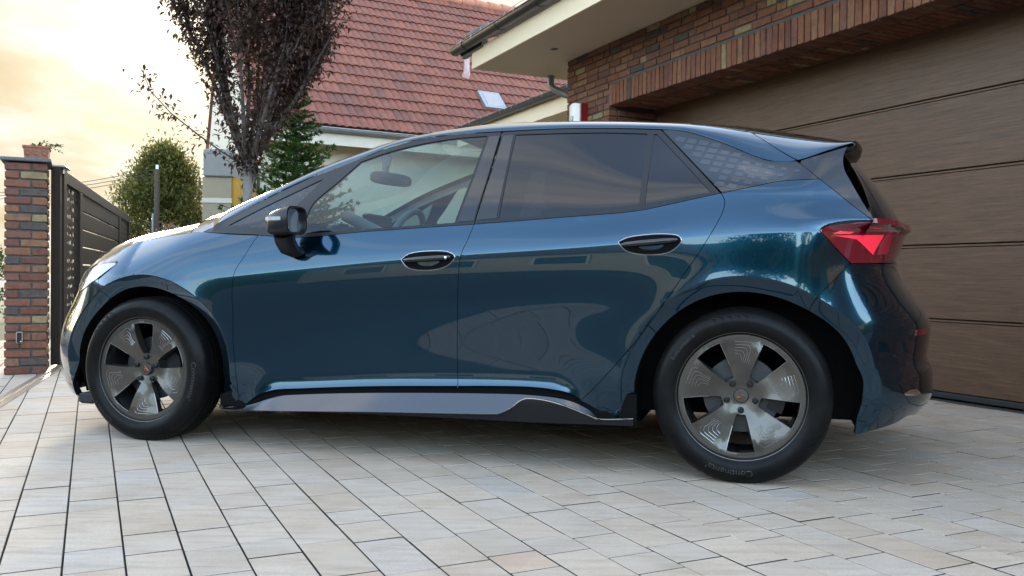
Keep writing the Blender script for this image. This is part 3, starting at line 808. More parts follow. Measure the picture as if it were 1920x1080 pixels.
# fir behind it
def conifer(name, loc, H, R, label, mat, tiers, per, needle, bark, seed, droop=.0, low=0.1):
    random.seed(seed)
    e = empty(name, loc, 0, label, 'tree'); m = MB(); t = MB()
    t.tube([(0, 0, 0), (0, 0, H * .5), (0, 0, H * .985)], [R * .07, R * .045, .006], 8)
    for i in range(tiers):
        f = i / (tiers - 1); z = H * (low + (1 - low) * f * .97); rr = R * (1 - f) ** .85 + .05
        nb = max(4, int(per * (1 - f * .55)))
        for b in range(nb):
            a = 2 * math.pi * b / nb + i * 1.3 + random.uniform(-.25, .25); L = rr * random.uniform(.75, 1.12)
            d0 = Vector((math.cos(a), math.sin(a), random.uniform(.12, .42) - droop)); p = Vector((0, 0, z)); pts = [p.copy()]
            sg = 5
            for k in range(sg):
                d0 = (d0 + Vector((0, 0, .03)) + rv(.03)).normalized(); p = p + d0 * L / sg; pts.append(p.copy())
            t.tube(pts, [.008 * R + .004] * 3 + [.004] * 3, 4, False)
            for k in range(1, sg + 1):
                for side in (-1, 1):
                    s = d0.cross(Vector((0, 0, 1))).normalized() * side
                    tw = L * .38 * (1.15 - k / sg); q0 = pts[k]
                    dirt = (d0 * .8 + s + rv(.12)).normalized(); ns = max(4, int(tw / .017))
                    for j in range(ns):
                        qp = q0 + dirt * tw * j / ns
                        for w in range(3): leaf_quad(m, qp, dirt + rv(.45) + Vector((0, 0, .25)), Vector((0, 0, 1)), needle * random.uniform(.8, 1.3), needle * .38)
                for w in range(3): leaf_quad(m, pts[k], d0 + rv(.5), Vector((0, 0, 1)), needle * 1.2, needle * .4)
    t.obj('trunk', bark, e, True); m.obj('crown', mat, e); print(name, len(m.f)); return e
conifer('fir_tree', (-2.75, 11.2, 0), 3.25, 1.12, 'small green fir tree behind the purple tree', M_FIR, 22, 13, .050, M_BARKD, 3)
def bush(name, loc, rx, ry, z0, z1, n, leaf, mat, label, cat='shrub', trunk=True, pw=.75, group=None, seed=1):
    random.seed(seed); e = empty(name, loc, 0, label, cat, group); m = MB(); t = MB()
    t.tube([(0, 0, 0), (0, 0, z1 * .85)], [max(.03, rx * .05), .01], 6)
    cl = []
    for k in range(max(30, n // 55)):
        f = random.random() ** .8; z = z0 + (z1 - z0) * f; a = random.uniform(0, 6.283)
        env = math.sin(math.pi * min(1, (.12 + .88 * f)) ** pw) ** .6 if pw < 1 else (1 - f) ** .6 + .05
        rr = random.uniform(.45, 1.12) * env
        cl.append((Vector((math.cos(a) * rx * rr, math.sin(a) * ry * rr, z)), random.uniform(.10, .2) * (z1 - z0) * .6))
    for c, s in cl:
        t.tube([(0, 0, max(.2, c.z - .4 * abs(c.x) - .2)), tuple(c)], [.012, .004], 4, False)
        for k in range(n // len(cl)):
            p = c + rv(.42) * s; d = (p - c).normalized() * .5 + Vector((0, 0, .5)) + rv(.6)
            leaf_quad(m, p, d, Vector((0, 0, 1)), leaf * random.uniform(.7, 1.3), leaf * .5)
    t.obj('trunk', M_BARKD, e, True); m.obj('crown', mat, e); return e
bush('cypress_tree', (-7.75, 19.8, 0), 1.32, 1.15, 0.1, 3.5, 32000, .10, M_CONIF, 'broad olive green conifer behind the gate, lit from behind', 'tree', pw=.62, seed=5)
bush('flower_shrub', (-4.55, 11.9, 0), .55, .4, 0.4, 1.42, 2600, .05, M_PINKLEAF, 'low shrub with pinkish young leaves behind the bonnet', pw=.6, seed=8)
bush('flower_shrub', (-5.2, 12.6, 0), .6, .4, 0.4, 1.36, 2600, .05, M_PINKLEAF, 'reddish shrub next to the far end of the gate', pw=.6, seed=9)
bush('hedge_bush', (-8.6, 14.0, 0), .7, .6, 0.1, 1.5, 4000, .07, M_GREENLEAF, 'green bush beyond the brick pillar', pw=.6, seed=10)
pole = empty('wooden_pole', (-6.6, 16.4, 0), 0, 'old wooden utility pole in front of the conifer', 'pole')
MB().tube([(0, 0, 0), (0.02, 0, 1.6), (0.03, 0, 2.72)], [.055, .05, .045], 10).obj('shaft', M_BARKD, pole, True)
MB().tube([(0.03, 0, 2.70), (0.03, 0, 2.80)], .028, 8).obj('insulator', M_WHITEPL, pole, True)
MB().tube([(-.02, -.07, .4), (-.02, -.07, 1.9)], .018, 6).obj('cable_guard', M_ZINC, pole, True)
wr = MB()
for k in range(3): wr.tube([(0.03 - 14 * t, 10 * t, 2.72 - .07 * k + .35 * t - 1.2 * t * (1 - t)) for t in np.linspace(0, 1, 9)], .006, 4)
wr.obj('wire', M_BLACKRUB, pole)
# ------------------------------------------------------------------ across the street, behind the camera (seen mirrored in the paint)
def far_house(loc, rz, w, d, h, rh, wallm, roofm, label, winz):
    e = empty('street_house', loc, rz, label, 'house')
    MB().box(-w / 2, w / 2, 0, d, 0, h).obj('wall', wallm, e)
    ov = .45
    MB().add([(-w / 2 - ov, -ov, h - .05), (w / 2 + ov, -ov, h - .05), (w / 2 + ov, d + ov, h - .05), (-w / 2 - ov, d + ov, h - .05), (-w / 2 + d * .25, d / 2, h + rh), (w / 2 - d * .25, d / 2, h + rh)],
             [(0, 1, 5, 4), (2, 3, 4, 5), (1, 2, 5), (3, 0, 4), (3, 2, 1, 0)]).obj('roof', roofm, e)
    for x in np.arange(-w / 2 + 1.4, w / 2 - .6, 2.6):
        f = MB().box(x - .62, x + .62, -.05, .01, winz, winz + 1.35).obj('window', M_WHITEPL, e)
        MB().box(x - .55, x + .55, -.07, -.045, winz + .07, winz + 1.28).obj('pane', MATS['sky_glass'], f)
    return e
M_BRROOF = mat_noisy('brown_roof', (0.14, 0.085, 0.06), 0.85, 5, .2)
M_DKROOF = mat_noisy('dark_roof', (0.045, 0.045, 0.05), 0.8, 5, .2)
M_WOOD = mat_noisy('orange_wood', (0.35, 0.19, 0.08), 0.7, 9, .2)
far_house((-13.0, -15.0, 0), math.radians(158), 11, 8, 2.9, 2.6, M_WHITEWALL, M_BRROOF, 'white bungalow with brown hipped roof across the street', 1.0)
far_house((15.5, -14.0, 0), math.radians(205), 9, 8, 3.2, 4.2, M_WOOD, M_DKROOF, 'timber clad house with dark roof across the street', 1.1)
far_house((-19.5, 7.0, 0), math.radians(75), 10, 8, 3.1, 3.2, M_WHITEWALL, M_BRROOF, 'white neighbouring house with brown roof beyond the gate pillar', 1.0)
for i, (x, y, lab) in enumerate(((-9.6, 6.6, 'leafy green shrub added out of view just outside the gate pillar to screen the bright horizon'), (-10.2, 3.9, 'wide green shrub added out of view down the pavement from the gate to screen the bright horizon'), (-10.8, 1.0, 'green shrub added out of view at the bend of the pavement to screen the bright horizon'))):
    bush('sky_screen_shrub', (x, y, 0), 1.5, 1.3, 0.05, 2.3, 6000, .10, M_GREENLEAF, lab, 'shrub', pw=.6, group='added hedge screening the horizon, out of view', seed=40 + i)  # unseen hedge, added so the front bumper does not mirror the bright horizon
for i, (x, y, h_, lab) in enumerate(((-8.3, 9.6, 3.4, 'dense green tree added out of view behind the added hedge to block sky from the bumper'), (-10.2, 12.2, 3.9, 'tall dense green tree added out of view left of the bush beyond the pillar to block sky'), (-12.6, 15.4, 4.2, 'far dense green tree added out of view near the neighbouring house to block sky'))):
    bush('sky_screen_tree', (x, y, 0), 1.25, 1.2, 0.3, h_, 8000, .12, M_GREENLEAF, lab, 'tree', pw=.6, group='added trees blocking sky outside the gate, out of view', seed=50 + i)  # unseen trees, added to block low bright sky from the bumper corner's reflection
fence = empty('plank_fence', (9.0, -10.0, 0), math.radians(20), 'dark plank fence across the street', 'fence')
for k in range(60): MB().box(-6 + k * .2, -6 + k * .2 + .18, 0, .03, 0, 1.6 + random.uniform(-.02, .02)).obj('plank', M_BARKD, fence)
for i, (x, y, r, z1, lab) in enumerate(((-4.5, -16, 2.2, 5.2, 'round green tree beside the brown roofed bungalow across the street'), (1.5, -19, 2.6, 6.2, 'tall green tree in the middle of the far side of the street'), (6.5, -17, 2.0, 4.6, 'green tree beside the plank fence across the street'), (-21, -9, 2.4, 5.6, 'green tree at the end of the street'), (21, -7, 2.3, 5.5, 'green tree beyond the timber clad house'))):
    bush('street_tree', (x, y, 0), r, r, 1.2, z1, 7000, .22, M_GREENLEAF, lab, 'tree', pw=.7, group='trees across the street', seed=20 + i)

# wooded rise closing the view down the street, behind the camera
hl_v = []; hl_f = []
for i in range(61):
    a = math.radians(100 + 160 * i / 60 + 90); hh = 12.0 + 2.5 * math.sin(i * .37) + 1.2 * math.sin(i * 1.1 + 1)
    for r, z in ((70, -.1), (78, hh * .6), (90, hh), (130, hh * 1.25)): hl_v.append((r * math.cos(a), r * math.sin(a), z + random.uniform(-.3, .3) * (z > 0)))
for i in range(60):
    for k in range(3): hl_f.append((i * 4 + k, i * 4 + k + 1, i * 4 + 5 + k, i * 4 + 4 + k))
M_HILL = mat_noisy('wooded_hill', (0.035, 0.055, 0.022), 0.95, 0.6, 0.5, 0.6, 3)
tag(MB().add(hl_v, hl_f).obj('hills', M_HILL, None, True), kind='structure')
# ------------------------------------------------------------------ car: body surface
# car frame: x rearward from the front axle, y across (near side negative), z up
CAR_O = A([-1.51519, 5.06240, 0.0]); CU = A([0.95961126, -0.28132941, 0.0]); CN = A([0.28132941, 0.95961126, 0.0])
CAR_RZ = math.atan2(CU[1], CU[0])
CAMC = A([(A([0, 0, CAM_H]) - CAR_O) @ CU, (A([0, 0, CAM_H]) - CAR_O) @ CN, CAM_H])
RCAR = A([[RC[i] @ CU, RC[i] @ CN, RC[i][2]] for i in range(3)])      # car dir -> camera dir
def proj(P):
    c = (np.asarray(P) - CAMC) @ RCAR.T
    return np.stack([960 + F_PX * c[..., 0] / c[..., 2], 540 + F_PX * c[..., 1] / c[..., 2]], -1)
def aty(px, py, y):
    d = RCAR.T @ A([(px - 960) / F_PX, (py - 540) / F_PX, 1.0]); return CAMC + d * ((y - CAMC[1]) / d[1])
class Spl:
    """natural cubic spline, straight beyond its ends"""
    def __init__(s, x, y):
        s.x = A(x, float); s.y = A(y, float); n = len(s.x); h = np.diff(s.x)
        Mx = np.zeros((n, n)); b = np.zeros(n); Mx[0, 0] = Mx[-1, -1] = 1
        for i in range(1, n - 1):
            Mx[i, i - 1] = h[i - 1]; Mx[i, i] = 2 * (h[i - 1] + h[i]); Mx[i, i + 1] = h[i]
            b[i] = 6 * ((s.y[i + 1] - s.y[i]) / h[i] - (s.y[i] - s.y[i - 1]) / h[i - 1])
        s.m = np.linalg.solve(Mx, b)
    def __call__(s, q):
        q = np.asarray(q, float); i = np.clip(np.searchsorted(s.x, q) - 1, 0, len(s.x) - 2)
        x0, x1 = s.x[i], s.x[i + 1]; h = x1 - x0; qc = np.clip(q, s.x[0], s.x[-1]); a = (x1 - qc) / h; b = (qc - x0) / h
        y = a * s.y[i] + b * s.y[i + 1] + ((a ** 3 - a) * s.m[i] + (b ** 3 - b) * s.m[i + 1]) * h * h / 6
        d0 = (s.y[1] - s.y[0]) / (s.x[1] - s.x[0]) - (s.x[1] - s.x[0]) * s.m[1] / 6
        hn = s.x[-1] - s.x[-2]; dn = (s.y[-1] - s.y[-2]) / hn + hn * s.m[-2] / 6
        return y + np.where(q < s.x[0], (q - s.x[0]) * d0, 0) + np.where(q > s.x[-1], (q - s.x[-1]) * dn, 0)
def trace(pts, w):
    """pixels -> (x, z) on the sheet y = -w(x)"""
    out = []
    for px, py in pts:
        x = 1.0
        for _ in range(30): P = aty(px, py, -float(w(x))); x = P[0]
        out.append((P[0], P[2]))
    return A(out)
wc = Spl([-0.6, -0.1, 0.3, 0.8, 1.4, 2.1, 2.6, 2.85, 2.95, 3.3], [.880, .885, .892, .890, .888, .893, .903, .904, .903, .885])
_c = trace([(367, 524), (437, 517), (640, 496), (863, 478), (1160, 457), (1360, 440), (1537, 433)], wc)
zcr = Spl([-0.6, -0.1] + list(_c[:, 0]) + [3.4], [.700, .738] + list(_c[:, 1]) + [.990])
zlow = Spl([-0.6, 0.2, 0.72, 1.21, 1.70, 2.01, 2.4, 3.0], [.30, .285, .280, .316, .338, .338, .31, .30])
# top edge of the side: bonnet line, then window sill
wh = Spl([-0.6, -0.3, 0.0, 0.317, 0.6, 1.0], [.60, .705, .762, .800, .834, .848])
HOODLINE = [(206.5, 489.4), (229.6, 469), (248, 458), (285, 448.7), (346, 438.3), (378, 434.6)]
_h = trace(HOODLINE, wh)
wb_side = lambda x: wc(x) - 0.035
_b = trace([(503, 444), (693, 434), (891, 420), (1180, 397.4), (1352, 362)], lambda x: wc(x) - 0.038)
zbelt = Spl(list(_h[1:, 0]) + list(_b[1:, 0]) + [3.0, 3.3], list(_h[1:, 1]) + list(_b[1:, 1]) + [1.135, 1.10])
wbelt = Spl([-0.3, 0.0, 0.317, 0.7, 1.2, 1.7, 2.3, 2.7, 3.0, 3.3], [.705, .762, .802, .842, .853, .853, .856, .848, .825, .78])
TLINE = [(378, 434.6), (480.7, 381), (580.7, 332.8), (670.4, 299.4), (726.7, 276.5), (789, 259.8), (851.7, 251.5), (941, 245.8), (1040, 241), (1140, 240), (1241, 242),
         (1294.8, 247.8), (1328, 258), (1365, 271), (1402, 286.7), (1439, 299.6), (1490, 301)]
wtop = Spl([0.317, 0.6, 0.9, 1.25, 1.7, 2.3, 2.5, 2.65, 2.8, 2.95, 3.1, 3.25], [.800, .722, .672, .634, .616, .608, .618, .650, .697, .730, .712, .665])
_t = trace(TLINE, wtop)
_t2 = trace([(1545, 284), (1600, 267)], wtop)
ztop = Spl(list(_t[:, 0]) + list(_t2[:, 0]), list(_t[:, 1]) + list(_t2[:, 1]))
def herm(z, z0, z1, y0, y1, m0, m1):
    h = np.maximum(z1 - z0, 1e-4); t = (z - z0) / h
    return (2 * t ** 3 - 3 * t ** 2 + 1) * y0 + (t ** 3 - 2 * t ** 2 + t) * h * m0 + (-2 * t ** 3 + 3 * t ** 2) * y1 + (t ** 3 - t ** 2) * h * m1
SA, SB = -0.10, 2.95
def S(x, z):
    """half width of the body side"""
    x = np.clip(np.asarray(x, float), SA, 3.4); z = np.asarray(z, float)
    W_, zc_, zl = wc(x), zcr(x), zlow(x); zb = zbelt(x); wb = wbelt(x)
    zt = np.where(x < 0.33, zb + 0.05, np.maximum(ztop(x), zb + 0.03)); wt = np.where(x < 0.33, wb - 0.06, np.minimum(wtop(x), wb - .012))
    fz = np.clip((x - 0.1) / 0.7, 0, 1); fz = fz * fz * (3 - 2 * fz)
    mb = -1.0 * (1 - fz) + -0.30 * fz                      # slope at the top edge of the side
    z2 = zl + 0.065; z3 = z2 + (zc_ - z2) * 0.52
    fl = np.clip((x - .50) / .25, 0, 1) * np.clip((2.25 - x) / .25, 0, 1); fl = fl * fl * (3 - 2 * fl)      # the doors flare out at the bottom, the wings tuck in
    w1, w2, w3 = W_ - 0.010 * fl - 0.030 * (1 - fl), W_ - 0.019, W_ - 0.008; m1 = -0.30 * fl + 0.20 * (1 - fl); m2 = 0.07 * (1 - fl)
    y = herm(z, zl, z2, w1, w2, m1, m2)
    y = np.where(z < zl, w1 + (z - zl) * m1, y)
    y = np.where(z >= z2, herm(z, z2, z3, w2, w3, m2, 0.075), y)
    y = np.where(z >= z3, herm(z, z3, zc_, w3, W_, 0.075, -0.055), y)
    y = np.where(z >= zc_, herm(z, zc_, zb, W_, wb, -0.13, mb), y)
    y = np.where(z >= zb, herm(z, zb, zt, wb, wt, np.where(x < .33, -1.0, -0.36), np.where(x < .33, -1.3, -0.66)), y)
    y = np.where(z > zt, wt - (z - zt) * 0.8, y)
    return y
# wheel arches, in polar form round each wheel
WZ = 0.342; WX2 = 2.767; R_OPEN = {}; R_CREASE = {}
def polar(pts, cx):
    o = []
    for px, py in pts:
        P = aty(px, py, -0.895); o.append((math.atan2(P[2] - WZ, P[0] - cx), math.hypot(P[0] - cx, P[2] - WZ)))
    o.sort(); return A(o)
FRONT_OPEN = [(135, 684), (139, 650), (150, 618), (163, 596), (183, 571.9), (203.7, 554), (229.6, 542), (257.4, 538.5), (285, 540.4), (313, 547.8), (337, 562.6), (359, 583), (383, 607), (400, 647), (407, 693)]
REAR_OPEN = [(1187, 720), (1203, 666.7), (1233, 620), (1280, 583), (1330, 556), (1390, 548), (1446.7, 555), (1513, 583), (1563, 626.7), (1593, 676.7), (1603, 720)]
_fo = polar(FRONT_OPEN, 0.0); _ro = polar(REAR_OPEN, WX2)
r_fo = Spl(_fo[::2, 0], _fo[::2, 1]); r_ro = Spl(_ro[::2, 0], _ro[::2, 1])
BAND = 0.062
def arch(x, z, cx):
    dx = x - cx; dz = np.maximum(z - WZ, 0.0); a = np.arctan2(dz, dx); r = np.hypot(dx, dz)
    ri = (r_fo if cx < 1 else r_ro)(np.clip(a, 0.02, 3.1)); ro = ri + BAND
    t = np.clip((ro - r) / BAND, 0, 1.6)
    inward = 0.005 * np.clip(t / .12, 0, 1) + 0.032 * t
    flare = 0.010 * np.exp(-np.clip(r - ro, 0, 9) / 0.07)
    return flare - inward
# front and rear centre-line profiles
XF = Spl([0.15, 0.2, 0.28, 0.37, 0.45, 0.55, 0.62, 0.68, 0.75, 0.8, 0.84, 0.9], [-0.786, -0.841, -0.868, -0.885, -0.879, -0.84, -0.785, -0.735, -0.694, -0.672, -0.645, -0.56])
XR = Spl([0.2, 0.27, 0.33, 0.37, 0.4, 0.44, 0.47, 0.51, 0.55, 0.6, 0.645, 0.7, 0.78, 0.86, 0.93, 1.0, 1.1], [3.45, 3.51, 3.55, 3.553, 3.552, 3.546, 3.530, 3.529, 3.534, 3.539, 3.528, 3.492, 3.434, 3.400, 3.41, 3.43, 3.37])
LF, LR = 0.62, 0.50
EF, ER = 0.70, 0.62       # roundness of the corners in plan (1 = ellipse)
def PA(s, z, off=0.0, use_arch=True):
    """the side surface: s = x along the flank, then round the corners to the centre line"""
    s = np.asarray(s, float); z = np.asarray(z, float); s, z = np.broadcast_arrays(s, z)
    sc = np.clip(s, SA, SB)
    k = np.clip((z - 0.985) / 0.05, 0, 1); k = k * k * (3 - 2 * k)          # above the lamps the flank runs straight on
    w = S(np.where((s > SB), SB + (s - SB) * k, sc), z)
    if use_arch: w = w + arch(s, z, 0.0) + arch(s, z, WX2)
    w = w + off
    tf = np.clip((SA - s) / LF, 0, math.pi / 2); tr = np.clip((s - SB) / LR, 0, math.pi / 2)
    af = SA - XF(z) + off; ar = XR(z) - SB + off
    xr_ring = SB + ar * np.sin(tr)
    X = np.where(s < SA, SA - af * np.sin(tf), np.where(s > SB, xr_ring * (1 - k) + s * k, s))
    cf = np.cos(tf) ** EF; cr = np.cos(tr) ** ER
    Y = -w * np.where(s < SA, cf, np.where(s > SB, cr * (1 - k) + k, 1.0))
    return np.stack([X, Y, z], -1)
S_FRONT = SA - LF * math.pi / 2; S_REAR = SB + LR * math.pi / 2
def invert(pts, off=0.0):
    """pixels -> (s, z) on the side surface; Newton on all points at once, several starts"""
    T = A(pts, float); n = len(T); P = A([aty(px, py, -0.86) for px, py in T]); best = np.full(n, 1e9); res = np.zeros((n, 2))
    fn = lambda q: proj(PA(q[:, 0], q[:, 1], off))
    for st in ((0, 0), (-.25, -.03), (.2, 0), (-.1, -.1), (.05, .05)):
        if best.max() < .3: break
        q = np.stack([P[:, 0] + st[0], P[:, 2] + st[1]], 1)
        for it in range(60):
            e = fn(q) - T; h = 1e-4
            d1 = (fn(q + [h, 0]) - fn(q - [h, 0])) / (2 * h); d2 = (fn(q + [0, h]) - fn(q - [0, h])) / (2 * h)
            det = d1[:, 0] * d2[:, 1] - d1[:, 1] * d2[:, 0]; det = np.where(np.abs(det) < 1e-3, 1e-3, det)
            ds = -(e[:, 0] * d2[:, 1] - e[:, 1] * d2[:, 0]) / det; dz = -(d1[:, 0] * e[:, 1] - d1[:, 1] * e[:, 0]) / det
            L = np.maximum(np.hypot(ds, dz) / .08, 1); q = q + np.stack([ds / L, dz / L], 1)
            if np.abs(ds).max() < 1e-6 and np.abs(dz).max() < 1e-6: break
            q[:, 0] = np.clip(q[:, 0], S_FRONT + .02, S_REAR - .02); q[:, 1] = np.clip(q[:, 1], .1, 1.55)
        e = np.hypot(*(fn(q) - T).T); b = e < best - .3; best = np.where(b, e, best); res[b] = q[b]
    return res, best
# ------------------------------------------------------------------ car: materials
def mat_paint():
    m = principled('petrol_blue_paint', (0.0010, 0.030, 0.058), 0.15, 0.92, 1.0, 0.5); t = NT(m)
    fl = t.noise(t.pos((1, 1, 1)), 1800, 1, 0.5)
    t.color(t.mix(0.5, (0.0010, 0.030, 0.058), t.ramp(fl, [(0.35, (0.75, 0.8, 0.85)), (0.65, (1.2, 1.15, 1.1))]), 'MULTIPLY'))
    t.b.inputs['Coat Roughness'].default_value = 0.012; t.b.inputs['Coat IOR'].default_value = 1.48
    return m
M_PAINT = mat_paint()
M_GLOSSBLK = principled('black_gloss_trim', (0.006, 0.006, 0.007), 0.12, 0.0, 1.0, 0.08)
M_SATIN = principled('satin_black_trim', (0.008, 0.008, 0.009), 0.30, spec=0.30)
M_PLAST = mat_noisy('rough_black_plastic', (0.010, 0.010, 0.011), 0.75, 60, 0.2, 0.2)
M_DARK = principled('underbody_black', (0.004, 0.004, 0.004), 0.9, spec=0.08)
M_GLASS = mat_glass('clear_tinted_glass', (0.66, 0.80, 0.78), 1.45)
M_PRIV = mat_glass('privacy_glass', (0.02, 0.024, 0.028), 1.50)
M_QGLASS = mat_glass('quarter_glass', (0.25, 0.32, 0.34), 1.5)
M_RIM = principled('graphite_alloy', (0.085, 0.079, 0.072), 0.30, 0.85, 0.3)
M_RIMLINE = principled('bright_alloy', (0.30, 0.30, 0.31), 0.24, 0.95)
M_COPPER = principled('copper_emblem', (0.42, 0.17, 0.10), 0.3, 0.9)
M_BRAKE = principled('dark_brake_steel', (0.05, 0.05, 0.052), 0.45, 0.7)
M_LAMPRED = principled('red_lamp_lens', (0.11, 0.003, 0.009), 0.06, 0.0, 1.0)
M_LAMPHI = principled('red_lamp_element', (0.72, 0.025, 0.05), 0.2, 0.0, 0.6, emit=(1.0, 0.02, 0.05), es=0.03)
M_LAMPDK = principled('red_lamp_pale', (0.30, 0.012, 0.03), 0.2, 0.0, 0.6)
M_SILLM = principled('dark_silver_blade', (0.065, 0.067, 0.071), 0.14, 0.95, 0.5)
M_CHROME = principled('chrome', (0.75, 0.76, 0.78), 0.08, 1.0)
M_HEADIN = principled('headlamp_reflector', (0.26, 0.27, 0.28), 0.2, 0.9)
M_LENS = mat_glass('headlamp_lens', (0.85, 0.88, 0.9), 1.5)
M_INT = mat_noisy('grey_interior', (0.055, 0.055, 0.058), 0.75, 60, 0.15, 0.2)
M_INTLT = mat_noisy('light_headliner', (0.30, 0.30, 0.29), 0.9, 60, 0.1, 0.1)
M_MIRROR = principled('mirror_glass', (0.62, 0.66, 0.70), 0.02, 1.0)
M_SILV = principled('clear_indicator', (0.55, 0.56, 0.58), 0.15, 0.5, 1.0)
def mat_tyre():
    m = principled('tyre_rubber', (0.005, 0.005, 0.005), 0.36, spec=0.11); t = NT(m)
    n = t.noise(t.pos(), 14, 4); t.color(t.ramp(n, [(0.3, (0.0035, 0.0035, 0.0036)), (0.7, (0.0075, 0.0072, 0.007))]))
    return m
M_TYRE = mat_tyre()

car = empty('parked_car', tuple(CAR_O), CAR_RZ, 'dark petrol blue hatchback parked side on in the paved driveway', 'car')

# ------------------------------------------------------------------ car: panels cut from the body surface
def crom(P, n):
    P = A(P, float); out = []
    if len(P) == 2: return [tuple(P[0] + (P[1] - P[0]) * t) for t in np.linspace(0, 1, n, endpoint=False)]
    ext = np.vstack([2 * P[0] - P[1], P, 2 * P[-1] - P[-2]])
    for i in range(1, len(ext) - 2):
        p0, p1, p2, p3 = ext[i - 1:i + 3]
        # centripetal-ish spline
        t0 = 0; t1 = t0 + np.hypot(*(p1 - p0)) ** .5 + 1e-9; t2 = t1 + np.hypot(*(p2 - p1)) ** .5 + 1e-9; t3 = t2 + np.hypot(*(p3 - p2)) ** .5 + 1e-9
        k = max(2, int(np.hypot(*(p2 - p1)) / 0.011))
        for t in np.linspace(t1, t2, k, endpoint=False):
            A1 = (t1 - t) / (t1 - t0) * p0 + (t - t0) / (t1 - t0) * p1; A2 = (t2 - t) / (t2 - t1) * p1 + (t - t1) / (t2 - t1) * p2; A3 = (t3 - t) / (t3 - t2) * p2 + (t - t2) / (t3 - t2) * p3
            B1 = (t2 - t) / (t2 - t0) * A1 + (t - t0) / (t2 - t0) * A2; B2 = (t3 - t) / (t3 - t1) * A2 + (t - t1) / (t3 - t1) * A3
            out.append(tuple((t2 - t) / (t2 - t1) * B1 + (t - t1) / (t2 - t1) * B2))
    return out
def PX(pts, off=0.0): return invert(pts, off)[0].tolist()
def outline(segs):
    """list of smooth segments in (s,z), joined end to end into a closed loop"""
    loop = []
    for i, sg in enumerate(segs):
        nxt = segs[(i + 1) % len(segs)][0]
        sg = list(sg)
        if np.hypot(sg[-1][0] - nxt[0], sg[-1][1] - nxt[1]) > 1e-6 :
            loop += crom(sg, max(2, int(np.hypot(sg[-1][0] - sg[0][0], sg[-1][1] - sg[0][1]) / .012)))
            loop += crom([sg[-1], nxt], max(1, int(np.hypot(sg[-1][0] - nxt[0], sg[-1][1] - nxt[1]) / .012)))
        else: loop += crom(sg, max(2, int(np.hypot(sg[-1][0] - sg[0][0], sg[-1][1] - sg[0][1]) / .012)))
    L = A(loop); keep = [0]
    for i in range(1, len(L)):
        if np.hypot(*(L[i] - L[keep[-1]])) > .002: keep.append(i)
    L = L[keep]
    if np.hypot(*(L[0] - L[-1])) < .002: L = L[:-1]
    area = np.sum(L[:, 0] * np.roll(L[:, 1], -1) - np.roll(L[:, 0], -1) * L[:, 1])
    return L if area > 0 else L[::-1]
def inset(L, g):
    e = np.roll(L, -1, 0) - L; n = np.stack([-e[:, 1], e[:, 0]], 1); n /= np.linalg.norm(n, axis=1)[:, None] + 1e-12
    m = n + np.roll(n, 1, 0); ln = np.linalg.norm(m, axis=1)[:, None]; m = m / np.maximum(ln, .35) ; m = m * (2 / np.maximum(ln, .7)) * .5 * 1.0
    return L + m * g
def inpoly(P, L):
    x, y = P[:, 0][:, None], P[:, 1][:, None]; xa, ya = L[:, 0][None], L[:, 1][None]; xb, yb = np.roll(L[:, 0], 1)[None], np.roll(L[:, 1], 1)[None]
    c = ((ya > y) != (yb > y)) & (x < (xb - xa) * (y - ya) / np.where(yb == ya, 1e-12, yb - ya) + xa)
    return c.sum(1) % 2 == 1
def bdist(P, L):
    a = L[None]; b = np.roll(L, -1, 0)[None]; p = P[:, None]; ab = b - a
    t = np.clip(((p - a) * ab).sum(2) / ((ab ** 2).sum(2) + 1e-12), 0, 1); return np.linalg.norm(a + ab * t[..., None] - p, axis=2).min(1)
def normals_of(fn, q):
    h = 6e-4
    du = fn(q[:, 0] + h, q[:, 1]) - fn(q[:, 0] - h, q[:, 1]); dv = fn(q[:, 0], q[:, 1] + h) - fn(q[:, 0], q[:, 1] - h)
    n = np.cross(du, dv); return n / (np.linalg.norm(n, axis=1)[:, None] + 1e-12)
def build(name, v, n, f, lipv, lipn, lipf, mat, parent, mirror=False):
    v = np.vstack([v, lipv]) if len(lipv) else v; n = np.vstack([n, lipn]) if len(lipn) else n
    f = list(f) + list(lipf)
    if mirror:
        v = v * [1, -1, 1]; n = n * [1, -1, 1]; f = [t[::-1] for t in f]
    me = mesh_from(name, v, f, normals=n); me.materials.append(mat)
    if mat is M_PAINT and len(lipf):          # gap shade put into the colour: shut faces black, not body blue
        me.materials.append(M_DARK); k = len(f) - len(lipf)
        me.polygons.foreach_set('material_index', [0] * k + [1] * len(lipf))
    return link(name, me, mat, parent)
